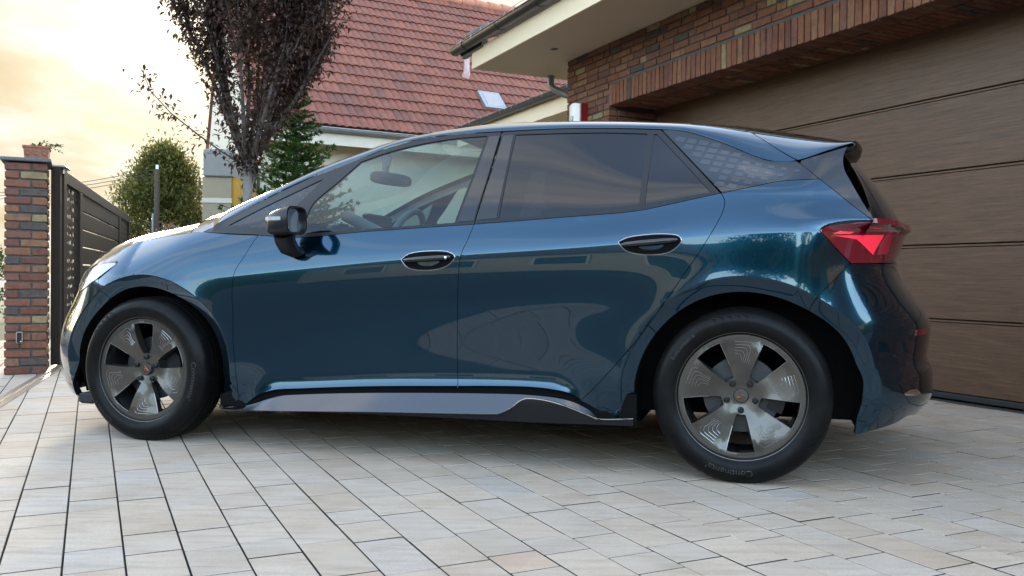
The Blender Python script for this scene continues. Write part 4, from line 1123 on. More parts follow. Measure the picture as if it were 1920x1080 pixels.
def panel(name, segs, mat, parent=None, off=0.0, gap=0.0026, lip=0.03, holes=(), h=0.022, fn=None, both=True, extra=None, parents=None, creases=True):
    L = segs if isinstance(segs, np.ndarray) else outline(segs)
    if gap: L = inset(L, gap)
    base = fn or (lambda s, z: PA(s, z, off))
    lo, hi = L.min(0), L.max(0); gx, gz = np.arange(lo[0], hi[0], h), np.arange(lo[1], hi[1], h * .866)
    G_ = A([(x + (h / 2 if j % 2 else 0), z) for j, z in enumerate(gz) for x in gx]).reshape(-1, 2)
    if creases and fn is None:
        ss = np.arange(lo[0], hi[0], .011); rows = []
        for d in (-.004, .004): rows.append(np.stack([ss, zcr(np.clip(ss, SA, SB)) + d], 1))
        for cx, rf in ((0.0, r_fo), (WX2, r_ro)):
            aa = np.arange(-.1, 3.25, .022); r0 = rf(np.clip(aa, .02, 3.1)) + BAND
            for d in (.0015, -.0085, -.025): rows.append(np.stack([cx + (r0 + d) * np.cos(aa), WZ + (r0 + d) * np.sin(aa)], 1))
        C_ = np.vstack(rows)
        if len(G_):
            dmin = np.full(len(G_), 9.0)
            for k in range(0, len(C_), 400): dmin = np.minimum(dmin, np.linalg.norm(G_[:, None] - C_[None, k:k + 400], axis=2).min(1))
            G_ = G_[dmin > .006]
        G_ = np.vstack([G_, C_])
    loops = [L] + [inset(H_, -0.0) for H_ in holes]
    if len(G_):
        ok = inpoly(G_, L)
        for H_ in loops[1:]: ok &= ~inpoly(G_, H_)
        G_ = G_[ok]
        if len(G_):
            dm = np.minimum.reduce([bdist(G_, q) for q in loops]); G_ = G_[dm > .0045]
    pts = []; edges = []
    for q in loops:
        b = len(pts); n = len(q); pts += q.tolist(); edges += [(b + i, b + (i + 1) % n) for i in range(n)]
    nb = len(pts); pts += G_.tolist()
    vv, ee, ff = delaunay_2d_cdt([Vector(p) for p in pts], edges, [], 0, 1e-7)[:3]
    V2 = A([tuple(p) for p in vv]); F_ = A([t for t in ff if len(t) == 3])
    c = V2[F_].mean(1); ok = inpoly(c, L)
    for H_ in loops[1:]: ok &= ~inpoly(c, H_)
    F_ = F_[ok]
    d1 = V2[F_[:, 1]] - V2[F_[:, 0]]; d2 = V2[F_[:, 2]] - V2[F_[:, 0]]; ar = d1[:, 0] * d2[:, 1] - d1[:, 1] * d2[:, 0]
    F_[ar < 0] = F_[ar < 0][:, ::-1]; F_ = F_[np.abs(ar) > 1e-10]
    Pv = base(V2[:, 0], V2[:, 1]); Nv = normals_of(base, V2)
    cnt = {}
    for t in F_:
        for a, b in ((t[0], t[1]), (t[1], t[2]), (t[2], t[0])):
            if (b, a) in cnt: del cnt[(b, a)]
            else: cnt[(a, b)] = 1
    lv, ln, lf = [], [], []; nV = len(Pv)
    if lip:
        for (a, b) in cnt:
            pa, pb = Pv[a], Pv[b]; ia, ib = pa - Nv[a] * lip, pb - Nv[b] * lip
            fnrm = np.cross(ia - pa, pb - pa); fnrm = fnrm / (np.linalg.norm(fnrm) + 1e-12); k = nV + len(lv)
            lv += [pa, ia, ib, pb]; ln += [fnrm] * 4; lf.append((k, k + 1, k + 2, k + 3))
    lv = A(lv).reshape(-1, 3); ln = A(ln).reshape(-1, 3)
    tris = [tuple(int(i) for i in t) for t in F_]
    pr = parents or ((parent or car), (parent or car))
    o1 = build(name, Pv, Nv, tris, lv, ln, lf, mat, pr[0])
    if not both: return o1
    return o1, build(name, Pv, Nv, tris, lv, ln, lf, mat, pr[1], True)
def grid_obj(name, Pg, mat, parent=None, flip=False, mirror=False, thick=None):
    """smooth sheet through a grid of points (rows, cols, 3)"""
    r, c = Pg.shape[:2]; v = Pg.reshape(-1, 3); f = []
    for i in range(r - 1):
        for j in range(c - 1):
            q = (i * c + j, i * c + j + 1, (i + 1) * c + j + 1, (i + 1) * c + j); f.append(q[::-1] if flip else q)
    me = mesh_from(name, v, f, smooth=True); return link(name, me, mat, parent or car)

# --- outlines, traced
hl = PX(HOODLINE)
ZH = Spl([q[0] for q in hl], [q[1] for q in hl])
ATIP = hl[-1]
door_front = PX([(486.3, 440.5), (480, 447), (458.5, 480), (440, 510), (435, 546.7), (436.7, 593), (437, 640), (443, 704.8), (449.4, 751), (455, 760)])
f_open = []
for a in np.linspace(0.02, 3.1, 28): f_open.append((float(r_fo(a) * math.cos(a)), float(WZ + r_fo(a) * math.sin(a))))
f_open_low_r = [(f_open[0][0] + .004, .20)]; f_low = PX([(409.6, 766)])[0]
f_open_low_l = PX([(138, 713), (146, 745)])
seam_f = PX([(203, 554), (185, 538.5), (185, 523.7)])
head_low = PX([(185, 523.7), (200, 511), (218.5, 495)]); head_tip = PX([(221, 491)])[0]
a_seam = math.atan2(seam_f[0][1] - WZ, seam_f[0][0])
arc_r = [p for p in f_open if math.atan2(p[1] - WZ, p[0]) < a_seam - .02]          # behind the bumper joint
arc_l = [p for p in f_open if math.atan2(p[1] - WZ, p[0]) > a_seam + .02]
seam_pt = (float(r_fo(a_seam) * math.cos(a_seam)), float(WZ + r_fo(a_seam) * math.sin(a_seam)))
fender = [[head_tip] + hl[0:1], hl, PX([(378, 434.6), (430, 439), (486.3, 441.5)]), door_front, [door_front[-1], f_low], [f_low, (arc_r[0][0] + .002, .30), arc_r[0]], arc_r + [seam_pt], [seam_pt] + seam_f[1:], head_low, [head_low[-1], head_tip]]
panel('front_fender', fender, M_PAINT)
sC = S_FRONT
NOSE_Z = 0.80
head_top = PX([(218.5, 490.5), (189, 495.5), (165, 506.5)]); head_fr = PX([(161, 511), (155.6, 522), (150, 539), (149.5, 549)]); head_bot = PX([(161, 540), (183, 522.8), (218.5, 496.5)])
headlight = [head_top, [head_top[-1], head_fr[0]], head_fr, [head_fr[-1], head_bot[0]], head_bot, [head_bot[-1], head_top[0]]]
bumper = [[seam_f[2], seam_f[1], seam_pt], [seam_pt] + arc_l + f_open_low_l, [f_open_low_l[-1], (-.42, .178), (-.6, .172), (sC, .165)], [(sC, .165), (sC, NOSE_Z - .02)], [(sC, NOSE_Z - .02), (-.80, NOSE_Z - .005), (-.66, NOSE_Z)], [(-.66, NOSE_Z), head_fr[0]], head_fr, head_bot[:2], [head_bot[1], seam_f[2]]]
panel('front_bumper', bumper, M_PAINT)
grille = [[(sC + .005, .23), (sC + .005, .43)], [(sC + .005, .43), (-.80, .43), (-.70, .40)], [(-.70, .40), (-.68, .30), (-.74, .23)]]
panel('lower_grille', grille, M_GLOSSBLK, off=.004, gap=0, lip=.01, creases=False)
# headlamp: reflector bowl, lens over it
hlp = panel('headlight', headlight, M_GLOSSBLK, off=-.002, gap=.002, lip=.03, creases=False)
HLo = outline(headlight)
panel('headlight_reflector', inset(HLo, .009), M_HEADIN, off=.0005, gap=0, lip=.004, parents=hlp, creases=False)
panel('headlight_lens', inset(HLo, .004), M_LENS, off=.006, gap=0, lip=.007, parents=hlp, creases=False)
panel('headlight_surround', [[tuple(A(p) + [0, .007]) for p in head_top], [tuple(A(head_top[-1]) + [-.005, .002]), head_fr[0]], head_top[::-1]], M_GLOSSBLK, off=.0005, gap=0, lip=.01, creases=False)
# doors
belt_f = PX([(486.3, 441.5), (560, 445), (693, 433.8), (889, 420.6)]); 
b_shut = PX([(889, 420.6), (876.7, 450), (864, 478), (859.5, 520), (858, 600), (857.5, 680), (858, 728)])
bot_f = PX([(858, 724), (700, 724.5), (565, 728.5), (513, 731.5), (483.7, 741), (462, 757)])
front_door = [belt_f, b_shut, [b_shut[-1], bot_f[0]], bot_f, [bot_f[-1], door_front[-1]], door_front[::-1]]
fd = panel('front_door', front_door, M_PAINT, lip=.02)
r_shut = PX([(1352, 362), (1358.7, 375), (1358, 388), (1353, 402), (1330, 443), (1280, 518), (1191.7, 640), (1123, 718), (1088, 752)])
belt_r = PX([(889, 420.6), (1040, 408.6), (1180, 397.4), (1204, 394), (1352, 362)])
bot_r = PX([(1088, 748), (1066.7, 737), (1033, 729.8), (992.6, 725.6), (930, 724), (858, 724)])
rear_door = [belt_r, r_shut, [r_shut[-1], bot_r[0]], bot_r, [bot_r[-1], b_shut[-1]], b_shut[::-1]]
rd = panel('rear_door', rear_door, M_PAINT, lip=.02)
# rear quarter
c_low = PX([(1354, 362), (1420.7, 347.8), (1457.8, 340.4), (1500, 337), (1534, 335.5)])
hatch = PX([(1500, 306), (1534, 333.5), (1570, 361.5), (1600, 386), (1634.4, 413.5)])
lamp_front = PX([(1634, 416.5), (1580, 421), (1546.7, 425), (1537, 431.7), (1540, 436), (1565, 463), (1595, 494)])
seam_r = PX([(1595, 494), (1563, 526), (1531.7, 558), (1519, 579)])
r_open = []
a_sr = math.atan2(seam_r[-1][1] - WZ, seam_r[-1][0] - WX2)
for a in np.linspace(0.16, 3.06, 30): r_open.append((float(WX2 + r_ro(a) * math.cos(a)), float(WZ + r_ro(a) * math.sin(a)), a))
sr_pt = (float(WX2 + r_ro(a_sr) * math.cos(a_sr)), float(WZ + r_ro(a_sr) * math.sin(a_sr)))
ro_f = [p[:2] for p in r_open if p[2] > a_sr + .02]; ro_b = [p[:2] for p in r_open if p[2] < a_sr - .02]
ro_low = (ro_f[-1][0] - .004, .215)
q_bot = PX([(1187, 786), (1139, 777), (1100, 757), (1090, 752)])
quarter = [c_low, hatch[1:], [hatch[-1], lamp_front[0]], lamp_front, seam_r[:-1] + [sr_pt], [sr_pt] + ro_f, [ro_f[-1], (ro_f[-1][0] - .003, .30), ro_low], [ro_low, q_bot[0]], q_bot, [q_bot[-1], r_shut[-1]], r_shut[::-1]]
panel('rear_quarter', quarter, M_PAINT)
# rear bumper, tail panel, lamps
blk = PX([(1646.7, 494), (1660, 500), (1667, 520), (1690, 557), (1718, 598), (1717, 623), (1707, 637), (1697, 680), (1688, 713), (1691.7, 733), (1705, 755), (1716, 759)])
sR = S_REAR
lowc = [blk[-1], (3.46, .300), (3.56, .300), (sR, .300)]
rb_bot = [(sR, .232), (3.60, .236)] + PX([(1700, 781), (1680, 793), (1630, 809), (1601.7, 815)])
rbump = [[seam_r[0], blk[0]], blk, lowc, [lowc[-1], rb_bot[0]], rb_bot, [rb_bot[-1], (ro_b[0][0] - .002, .28), ro_b[0]], ro_b + [sr_pt], [sr_pt] + seam_r[:-1][::-1]]
panel('rear_bumper', rbump, M_PAINT)
tail = [blk[::-1], [blk[0], (3.42, .866), (3.55, .868), (sR, .868)], [(sR, .868), (sR, .300)], lowc[::-1]]
tp = panel('tail_panel', tail, M_GLOSSBLK, off=-.001)
lamp = [PX([(1537, 431.7), (1546.7, 425), (1580, 420.5), (1630, 417), (1673, 420.7), (1696.7, 428.3)]) + [(3.53, .997), (3.58, .985)], [(3.58, .985), (3.56, .90)], [(3.56, .90)] + PX([(1663, 490), (1646.7, 493.3), (1595, 494)]), PX([(1595, 494), (1565, 463), (1540, 437)])]
lamps = panel('taillight', lamp, M_LAMPRED, off=.004, lip=.02, creases=False)
def lamp_bit(pts, mat, off=.0052): return panel('lamp_element', [PX([p, q], .005) for p, q in zip(pts, pts[1:] + pts[:1])], mat, off=off, gap=0, lip=.002, parents=lamps, creases=False)
lamp_bit([(1563, 438), (1575, 433), (1610, 431), (1594, 439)], M_LAMPHI)
lamp_bit([(1564, 442), (1658, 440.5), (1637, 478), (1607, 449)], M_LAMPHI)
lamp_bit([(1611, 435), (1685, 429), (1664, 477), (1646, 477), (1662, 436.5)], M_LAMPDK)
refl = panel('rear_reflector', [PX([(1718, 619), (1742, 612)]), PX([(1742, 612), (1741.5, 624)]), PX([(1741.5, 624), (1717, 629)]), PX([(1717, 629), (1718, 619)])], M_LAMPRED, off=.003, gap=0, lip=.004, creases=False)
panel('bumper_vent', [PX([(1694, 737), (1706, 731), (1718, 729)]), PX([(1718, 729), (1722, 734), (1740, 735)]), PX([(1740, 735), (1718, 741), (1696, 741)])], M_CHROME, off=.003, gap=0, lip=.003, creases=False)
# black C-pillar blade with its printed dot pattern, hatch fin
M_CPIL = principled('patterned_gloss_black', (0.006, 0.007, 0.009), 0.10, 0.0, 1.0, 0.08)
c_top = PX([(1241, 243), (1263.3, 243.4), (1294.8, 248.6), (1328, 258.8), (1365, 272), (1402, 287.7), (1439, 300.6), (1456, 302), (1493, 302)])
cp_poly = [c_top, [c_top[-1]] + hatch[:2], [hatch[1], c_low[-1]], c_low[::-1], [c_low[0], c_top[0]]]
cps = panel('pillar_blade', cp_poly, M_CPIL, off=-.001, creases=False)
M_DOT = principled('grey_print', (0.022, 0.024, 0.026), 0.2, 0.0, 1.0, 0.08)
CPL = outline(cp_poly)
e1, e2 = A([38 / 466, -9 / 466]) * .40, A([17 / 466, -27 / 466]) * .62     # pattern axes in (s,z)
dots = []
orig = A(PX([(1300, 300)])[0])
for i in range(-16, 22):
    for j in range(-10, 12):
        c = orig + A([.049, -.0105]) * i + A([-.012, -.026]) * j
        if not inpoly(c[None], inset(CPL, .030))[0]: continue
        fade = 1 - np.clip((c[0] - 2.60) / .42, 0, 1)
        k = .34 + .44 * fade
        hx, hz = A([.049, -.0105]) * .5 * k, A([-.012, -.026]) * .5 * k
        dots.append([c - hx - hz, c - hx + hz, c + hx + hz, c + hx - hz])
for pr, my in ((cps[0], 1), (cps[1], -1)):
    m = MB()
    for d in dots:
        P = PA(A([q[0] for q in d]), A([q[1] for q in d]), -.0003) * [1, my, 1]
        m.add(P.tolist(), [(0, 1, 2, 3) if my > 0 else (3, 2, 1, 0)])
    o = m.obj('dot_pattern', M_DOT, pr); o['kind'] = 'stuff'
fin = [hatch, [hatch[-1]] + PX([(1638.5, 414.5)]), PX([(1638.5, 414.5), (1597.8, 344), (1584, 318), (1581.5, 304), (1583, 288), (1590, 274)]), PX([(1590, 274), (1545, 287.5), (1502, 300.5)]), PX([(1502, 300.5)]) + [hatch[0]]]
panel('hatch_fin', fin, M_GLOSSBLK, off=-.001, creases=False)
# --- side windows: black surround with openings, panes set into it
g_q = [PX([(379, 435), (480.7, 382.3), (580.7, 334.3), (655, 304)]), PX([(655, 304), (580, 378), (540, 418), (520, 441)]), PX([(520, 441), (486, 440), (379, 435)])]
surround_f = [PX([(379, 435.2), (480.7, 382.3), (580.7, 334.3), (670.4, 300.6), (726.7, 277.8), (789, 261), (851.7, 252.6), (940, 247)]), PX([(940, 247), (915, 333), (890, 416)]) + [b_shut[0]], belt_f[::-1], PX([(486.3, 440.5), (430, 438), (379, 435.2)])]
gl_f = [PX([(676.7, 303), (726.7, 285.8), (789, 270), (851.7, 259.8), (913, 254.5)]), PX([(913, 254.5), (884, 333), (852, 417.5)]), PX([(852, 417.5), (700, 428.5), (567, 439)]), PX([(567, 439), (585, 384), (630, 344), (676.7, 303)])]
gl_q = [PX([(428, 422.5), (500, 385.5), (560, 357), (606, 335)]), PX([(606, 335), (575, 367), (549, 390)]), PX([(549, 390), (510, 421), (490, 426)]), PX([(490, 426), (450, 424), (428, 422.5)])]
gl_r = [PX([(967, 252.5), (1060, 249.5), (1140, 248.5), (1214, 250.5)]), PX([(1214, 250.5), (1205, 325), (1197, 391)]), PX([(1197, 391), (1060, 401), (935, 410)]), PX([(935, 410), (950, 330), (967, 252.5)])]
gl_rq = [PX([(1226, 251.5), (1232, 251.5)]), PX([(1232, 251.5), (1285, 308), (1333, 360)]), PX([(1333, 360), (1270, 374.5), (1208.5, 387.5)]), PX([(1208.5, 387.5), (1216, 325), (1226, 251.5)])]
LO = [outline(g) for g in (gl_f, gl_q, gl_r, gl_rq)]
panel('window_surround', surround_f, M_SATIN, off=-.002, holes=[LO[0], LO[1]], creases=False, lip=.012)
surround_r = [PX([(943, 247), (1040, 242), (1140, 241), (1239, 243)]), PX([(1239, 243), (1295, 302), (1350, 361)]), belt_r[::-1], PX([(891, 418), (917, 333), (943, 247)])]
panel('window_surround', surround_r, M_SATIN, off=-.002, holes=[LO[2], LO[3]], creases=False, lip=.012)
def pane(L, mat, name='side_window'): return panel(name, L, mat, off=-.006, gap=-.004, lip=0, creases=False)
pane(LO[0], M_GLASS); pane(LO[1], M_QGLASS, 'quarter_window'); pane(LO[2], M_PRIV); pane(LO[3], M_PRIV, 'quarter_window')
# gloss covers on the B-pillar
panel('pillar_cover', [PX([(917, 256), (937, 254.5)]), PX([(937, 254.5), (912, 338), (888, 413.5)]), PX([(888, 413.5), (857, 416)]), PX([(857, 416), (888, 336), (917, 256)])], M_GLOSSBLK, off=0, gap=0, lip=.004, creases=False)
panel('pillar_cover', [PX([(944, 254), (963, 253)]), PX([(963, 253), (947, 330), (931, 409)]), PX([(931, 409), (894, 412.5)]), PX([(894, 412.5), (919, 333), (944, 254)])], M_GLOSSBLK, off=0, gap=0, lip=.004, creases=False)
# --- sill
def SILL(w0, w1, zt_, zb_):
    def fn(s, z):
        s = np.asarray(s, float); z = np.asarray(z, float); a, b = zt_(s), zb_(s); t = np.clip((a - z) / np.maximum(a - b, 1e-3), -.2, 1.2)
        return np.stack([s, -(w0 + (w1 - w0) * t), z], -1)
    return fn
def tr(pts, w): return [tuple(map(float, aty(px, py, -w)[[0, 2]])) for px, py in pts]
st_ = tr([(430, 764), (457.8, 761), (483.7, 751), (509.6, 743.7), (565, 740), (700, 737), (900, 738), (992.6, 741), (1048, 747.4), (1076, 754.8), (1103.7, 767.8), (1120, 779)], .868)
sb_ = tr([(409.6, 767), (509.6, 769.6), (700, 772), (900, 776)], .905)
up_ = tr([(933, 775.7), (946, 772), (961, 763), (974, 753), (985, 748), (1011, 749), (1039, 754.8), (1076, 767.8), (1103.7, 779.8), (1120, 786)], .895)
zt_s = Spl([q[0] for q in st_], [q[1] for q in st_]); zb_s = lambda s: np.interp(s, [0.44, 1.2, 1.7, 2.35], [.178, .206, .220, .222])
sillfn = SILL(.866, .912, zt_s, zb_s)
panel('sill_blade', [st_, [st_[-1]] + up_[::-1], [up_[0]] + sb_[::-1], [sb_[0], st_[0]]], M_SILLM, gap=0, lip=.006, fn=sillfn)
und = tr([(409.6, 768), (700, 777), (900, 787), (992.6, 792), (1066.7, 794.7), (1187, 799)], .88)
undf = SILL(.893, .872, lambda s: np.full_like(np.asarray(s, float), .26), lambda s: np.full_like(np.asarray(s, float), .17))
upr = up_ + tr([(1150, 787.5), (1187, 786)], .895)
panel('sill_lower', [[sb_[0]] + sb_[1:] , [sb_[-1]] + upr, [upr[-1], und[-1]], und[::-1]], M_SATIN, gap=0, lip=.01, fn=undf)
panel('sill_bead', [[tuple(A(p) + [0, .0035]) for p in upr], [tuple(A(upr[-1]) + [0, .0035]), upr[-1]], upr[::-1]], M_CHROME, gap=0, lip=.004, fn=SILL(.899, .880, lambda s: np.full_like(np.asarray(s, float), .26), lambda s: np.full_like(np.asarray(s, float), .17)))
rec = lambda s, z: np.stack([np.asarray(s, float), np.full_like(np.asarray(s, float), -.858), np.asarray(z, float)], -1)
panel('sill_recess', A([(.42, .19), (2.36, .20), (2.36, .33), (2.2, .33), (2.0, .36), (1.0, .34), (.72, .32), (.50, .27), (.42, .24)]), M_DARK, gap=0, lip=0, fn=rec, creases=False)
# --- door handles
def handle(pts, doors, keyhole):
    L = outline([PX(pts + pts[:1])]); c = L.mean(0)
    cup = panel('door_handle', L, M_DARK, off=.0012, gap=0, lip=.006, parents=doors, creases=False)
    ring = [c + (q - c) * A([1.02, 1.08]) for q in L]
    for k, my in ((0, 1), (1, -1)):
        m = MB(); P = PA(A([q[0] for q in ring]), A([q[1] for q in ring]), .001) * [1, my, 1]; m.tube([tuple(p) for p in P] + [tuple(P[0])], .0009, 5, False); m.obj('handle_ring', M_CHROME, doors[k], True)
        lo, hi = L.min(0), L.max(0); w_ = hi[0] - lo[0]; xs_ = np.linspace(lo[0] + .06 * w_, hi[0] - .05 * w_, 17); z0 = lo[1] + .60 * (hi[1] - lo[1])
        m = MB(); n = 10; slope = (zcr(hi[0]) - zcr(lo[0])) / w_
        for i, x in enumerate(xs_):
            t = i / 16; out = .012 + .016 * math.sin(math.pi * t) ** .5; hh = .0105 * (0.55 + .45 * math.sin(math.pi * t) ** .4); zc0 = z0 + slope * (x - c[0])
            for q in range(n):
                a = 2 * math.pi * q / n; P = PA(x, zc0 + hh * math.sin(a), out + .008 * math.cos(a)); m.v.append(tuple(P * [1, my, 1]))
        for i in range(16):
            for q in range(n): m.f.append((i * n + q, i * n + (q + 1) % n, (i + 1) * n + (q + 1) % n, (i + 1) * n + q))
        m.f += [tuple(range(n)), tuple(16 * n + q for q in range(n))]
        m.obj('handle_grip', M_GLOSSBLK, doors[k], True)
        m = MB(); Q = [c + (q - c) * A([.42, .34]) + A([.002, -.011]) for q in L]; P = PA(A([q[0] for q in Q]), A([q[1] for q in Q]), .0018) * [1, my, 1]
        m.add(P.tolist(), [tuple(range(len(P))) if my > 0 else tuple(range(len(P)))[::-1]]); m.obj('handle_scoop', M_PAINT, doors[k])
        if keyhole:
            P = PA(hi[0] - .03, z0 + .004, .030) * [1, my, 1]; MB().lathe([(0, -.002 * my), (.006, -.001 * my), (.0065, .012 * my)], 14, 'y', *P).obj('key_lock', M_CHROME, doors[k], True)
handle([(752.8, 487), (767, 477), (810.6, 471.6), (842, 474), (852, 481), (843, 494), (823, 503), (782.5, 505), (763.8, 499.7)], fd, True)
handle([(1160, 454), (1176, 446.6), (1213.8, 441), (1251, 440), (1272, 443.5), (1277, 451), (1264, 466), (1245, 474), (1201, 475.6), (1173, 468)], rd, False)
# --- bonnet, windscreen, roof, spoiler: the top sheet
SIL = A([(150, 520), (168.5, 501.5), (183, 488.5), (203.7, 472.8), (229.6, 458.9), (257.4, 448.7), (285, 439.4), (322, 430), (364.8, 421), (380, 417), (432.6, 391), (480.7, 369), (580.7, 323.5), (617.8, 306), (664, 289), (726.7, 267), (768, 255.6), (810, 248.3), (851.7, 242.5), (907, 233.5), (973, 229), (1073, 227), (1173, 227), (1280, 230), (1347, 233), (1410, 239), (1505, 252.5), (1600, 266), (1640, 272)])
LEAN = Spl([-0.35, 0.15, 0.45, 1.0, 2.4, 2.7, 2.9, 3.2], [62, 58, 36, 27, 27, 32, 38, 40])
X_A = ATIP[0]
def edge(x):
    """lower edge of the top sheet"""
    z = ZH(x) if x < X_A else float(ztop(x)); P = PA(x, z); return P
NV = 26; VV = np.linspace(0, 1, NV) ** 1.5
def section(P0, zc, lean):
    H = zc - P0[2]; y0 = -P0[1]; b = math.radians(lean); L1 = .92 * H / math.cos(b) if lean < 55 else .55 * H / math.cos(b)
    p = [A([y0, P0[2]]), A([y0 - L1 * math.sin(b), P0[2] + L1 * math.cos(b)]), A([y0 * (.72 if lean < 55 else .55), zc]), A([0., zc])]
    t = VV[:, None]; B = (1 - t) ** 3 * p[0] + 3 * (1 - t) ** 2 * t * p[1] + 3 * (1 - t) * t * t * p[2] + t ** 3 * p[3]
    return np.stack([np.full(NV, P0[0]), -B[:, 0], B[:, 1]], 1)
XS = np.concatenate([np.linspace(hl[0][0], X_A, 16)[:-1], np.linspace(X_A, 3.19, 86)])
zcs = []
for x in XS:
    P0 = edge(x); lo, hi = .012, .30
    for _ in range(26):
        mid = (lo + hi) / 2; q = proj(section(P0, P0[2] + mid, float(LEAN(x)))); over = (q[:, 1] - np.interp(q[:, 0], SIL[:, 0], SIL[:, 1])).min() < 0
        if over: hi = mid
        else: lo = mid
    zcs.append(P0[2] + lo)
zcs = A(zcs); ker = np.array([1, 4, 6, 4, 1]) / 16.; zz = zcs.copy()
for _ in range(3): zz[2:-2] = np.convolve(zz, ker, 'valid')
ZC = Spl(XS[::3], zz[::3])
_tc = {}
def top(x):
    k = round(float(x), 5)
    if k not in _tc: _tc[k] = section(edge(x), float(ZC(x)), float(LEAN(x)))
    return _tc[k]
def topv(x, v):
    s_ = top(x); return A([np.interp(v, VV, s_[:, k]) for k in range(3)])
def sheet(xa, xb, n, va=0.0, vb=1.0, m=20, lift=0.0, vpow=1.4):
    vs = va + (vb - va) * np.linspace(0, 1, m) ** vpow; rows = []
    for i in range(n):
        f = i / (n - 1); row = []
        for v in vs:
            x = (xa(v) if callable(xa) else xa) * (1 - f) + (xb(v) if callable(xb) else xb) * f; P = topv(x, v); row.append(P + A([0, 0, lift]))
        rows.append(row)
    return A(rows)
def sym(G_):         # near half + far half in one sheet
    return np.concatenate([G_, (G_ * [1, -1, 1])[:, ::-1][:, 1:]], 1)
def sheet_obj(name, G_, mat, both=True, parent=None, rim=.012):
    Gs = sym(G_) if abs(G_[0, -1, 1]) < .02 else None
    if Gs is not None: return [grid_obj(name, Gs, mat, parent, flip=True)]
    return [grid_obj(name, G_, mat, parent, flip=True), grid_obj(name, G_ * [1, -1, 1], mat, parent, flip=False)]
XCOWL = 0.205; VG = 0.17
sheet_obj('bonnet', sheet(hl[0][0], XCOWL - .003, 22), M_PAINT)
XHEAD = 1.36
sheet_obj('roof_pillar', sheet(XCOWL + .003, XHEAD, 50, 0, VG, 10, vpow=1), M_PAINT)
sheet_obj('windscreen', sheet(XCOWL + .003, XHEAD, 34, VG + .004, 1.0, 16, -.002), M_GLASS)
vst = .32
xh = lambda v: 2.968 - .19 * min(v / vst, 1.35)
sheet_obj('roof', sheet(XHEAD + .002, lambda v: xh(v) - .003, 60), M_PAINT)
xe = lambda v: 3.172 + .085 * min(v, .6)
vb_ = .42
sheet_obj('spoiler', sheet(lambda v: xh(v) + .003, xe, 22, 0, vb_, 12, vpow=1), M_PAINT)
sheet_obj('spoiler_top', sheet(lambda v: xh(v) + .003, xe, 22, vb_, 1.0, 14, .001, vpow=1), M_GLOSSBLK)
# underside and trailing edge of the spoiler
rows = []
vs = np.linspace(0, 1, 22)
for dx, dz in ((0, 0), (.012, -.012), (.004, -.034), (-.035, -.050), (-.12, -.050), (-.20, -.06)):
    row = []
    for v in vs:
        P = topv(xe(v), v); row.append(P + A([dx, .004 if v == 0 else 0, dz * (0.4 + .6 * min(1, v / .12))]))
    rows.append(row)
grid_obj('spoiler_lip', sym(A(rows)), M_SATIN, flip=True)
# nose cap between bonnet and bumper
fr = top(hl[0][0]); ring = []
ses = head_tip[0] + (sC - head_tip[0]) * VV; rows = []
ring = A([PA(s_, .858 - (.858 - NOSE_Z) * min(1, ((head_tip[0] - s_) / .35)) ** .8 if s_ < head_tip[0] else .858) for s_ in ses])
for f in np.linspace(0, 1, 9):
    ctl = ring + A([.10, 0, 0]) + A([0, 0, 1]) * ((fr[:, 2] - ring[:, 2]) * .75)[:, None]
    rows.append((1 - f) ** 2 * ring + 2 * f * (1 - f) * ctl + f * f * fr)
grid_obj('bonnet_nose', sym(A(rows)), M_PAINT, flip=True)
# rear window between the tail lamps and the spoiler
ss_ = np.linspace(3.245, sR, 18); lowr = PA(ss_, np.full(18, .984)); lowr[:, 2] = np.linspace(1.022, 1.002, 18); lowr[0] = PA(3.245, 1.022); lowr[-1, 1] = 0
upv = []
for i, s_ in enumerate(ss_):
    f = i / 17; z = 1.33 + .02 * f; upv.append((3.135 + .10 * math.sin(f * math.pi / 2), -float(S(3.12, 1.30)) * (1 - f) * .97, z - .02))
upv = A(upv); rows = []
for f in np.linspace(0, 1, 14): rows.append(lowr * (1 - f) + upv * f + A([.018 * math.sin(math.pi * f), 0, 0]))
grid_obj('rear_window', sym(A(rows)), M_GLOSSBLK, flip=False)
deck = [];
for i in range(18):
    deck.append([PA(ss_[i], .868), PA(ss_[i], .93) - A([.02, 0, 0]), lowr[i]])
grid_obj('tailgate', sym(A(deck).transpose(1, 0, 2)), M_GLOSSBLK, flip=False)
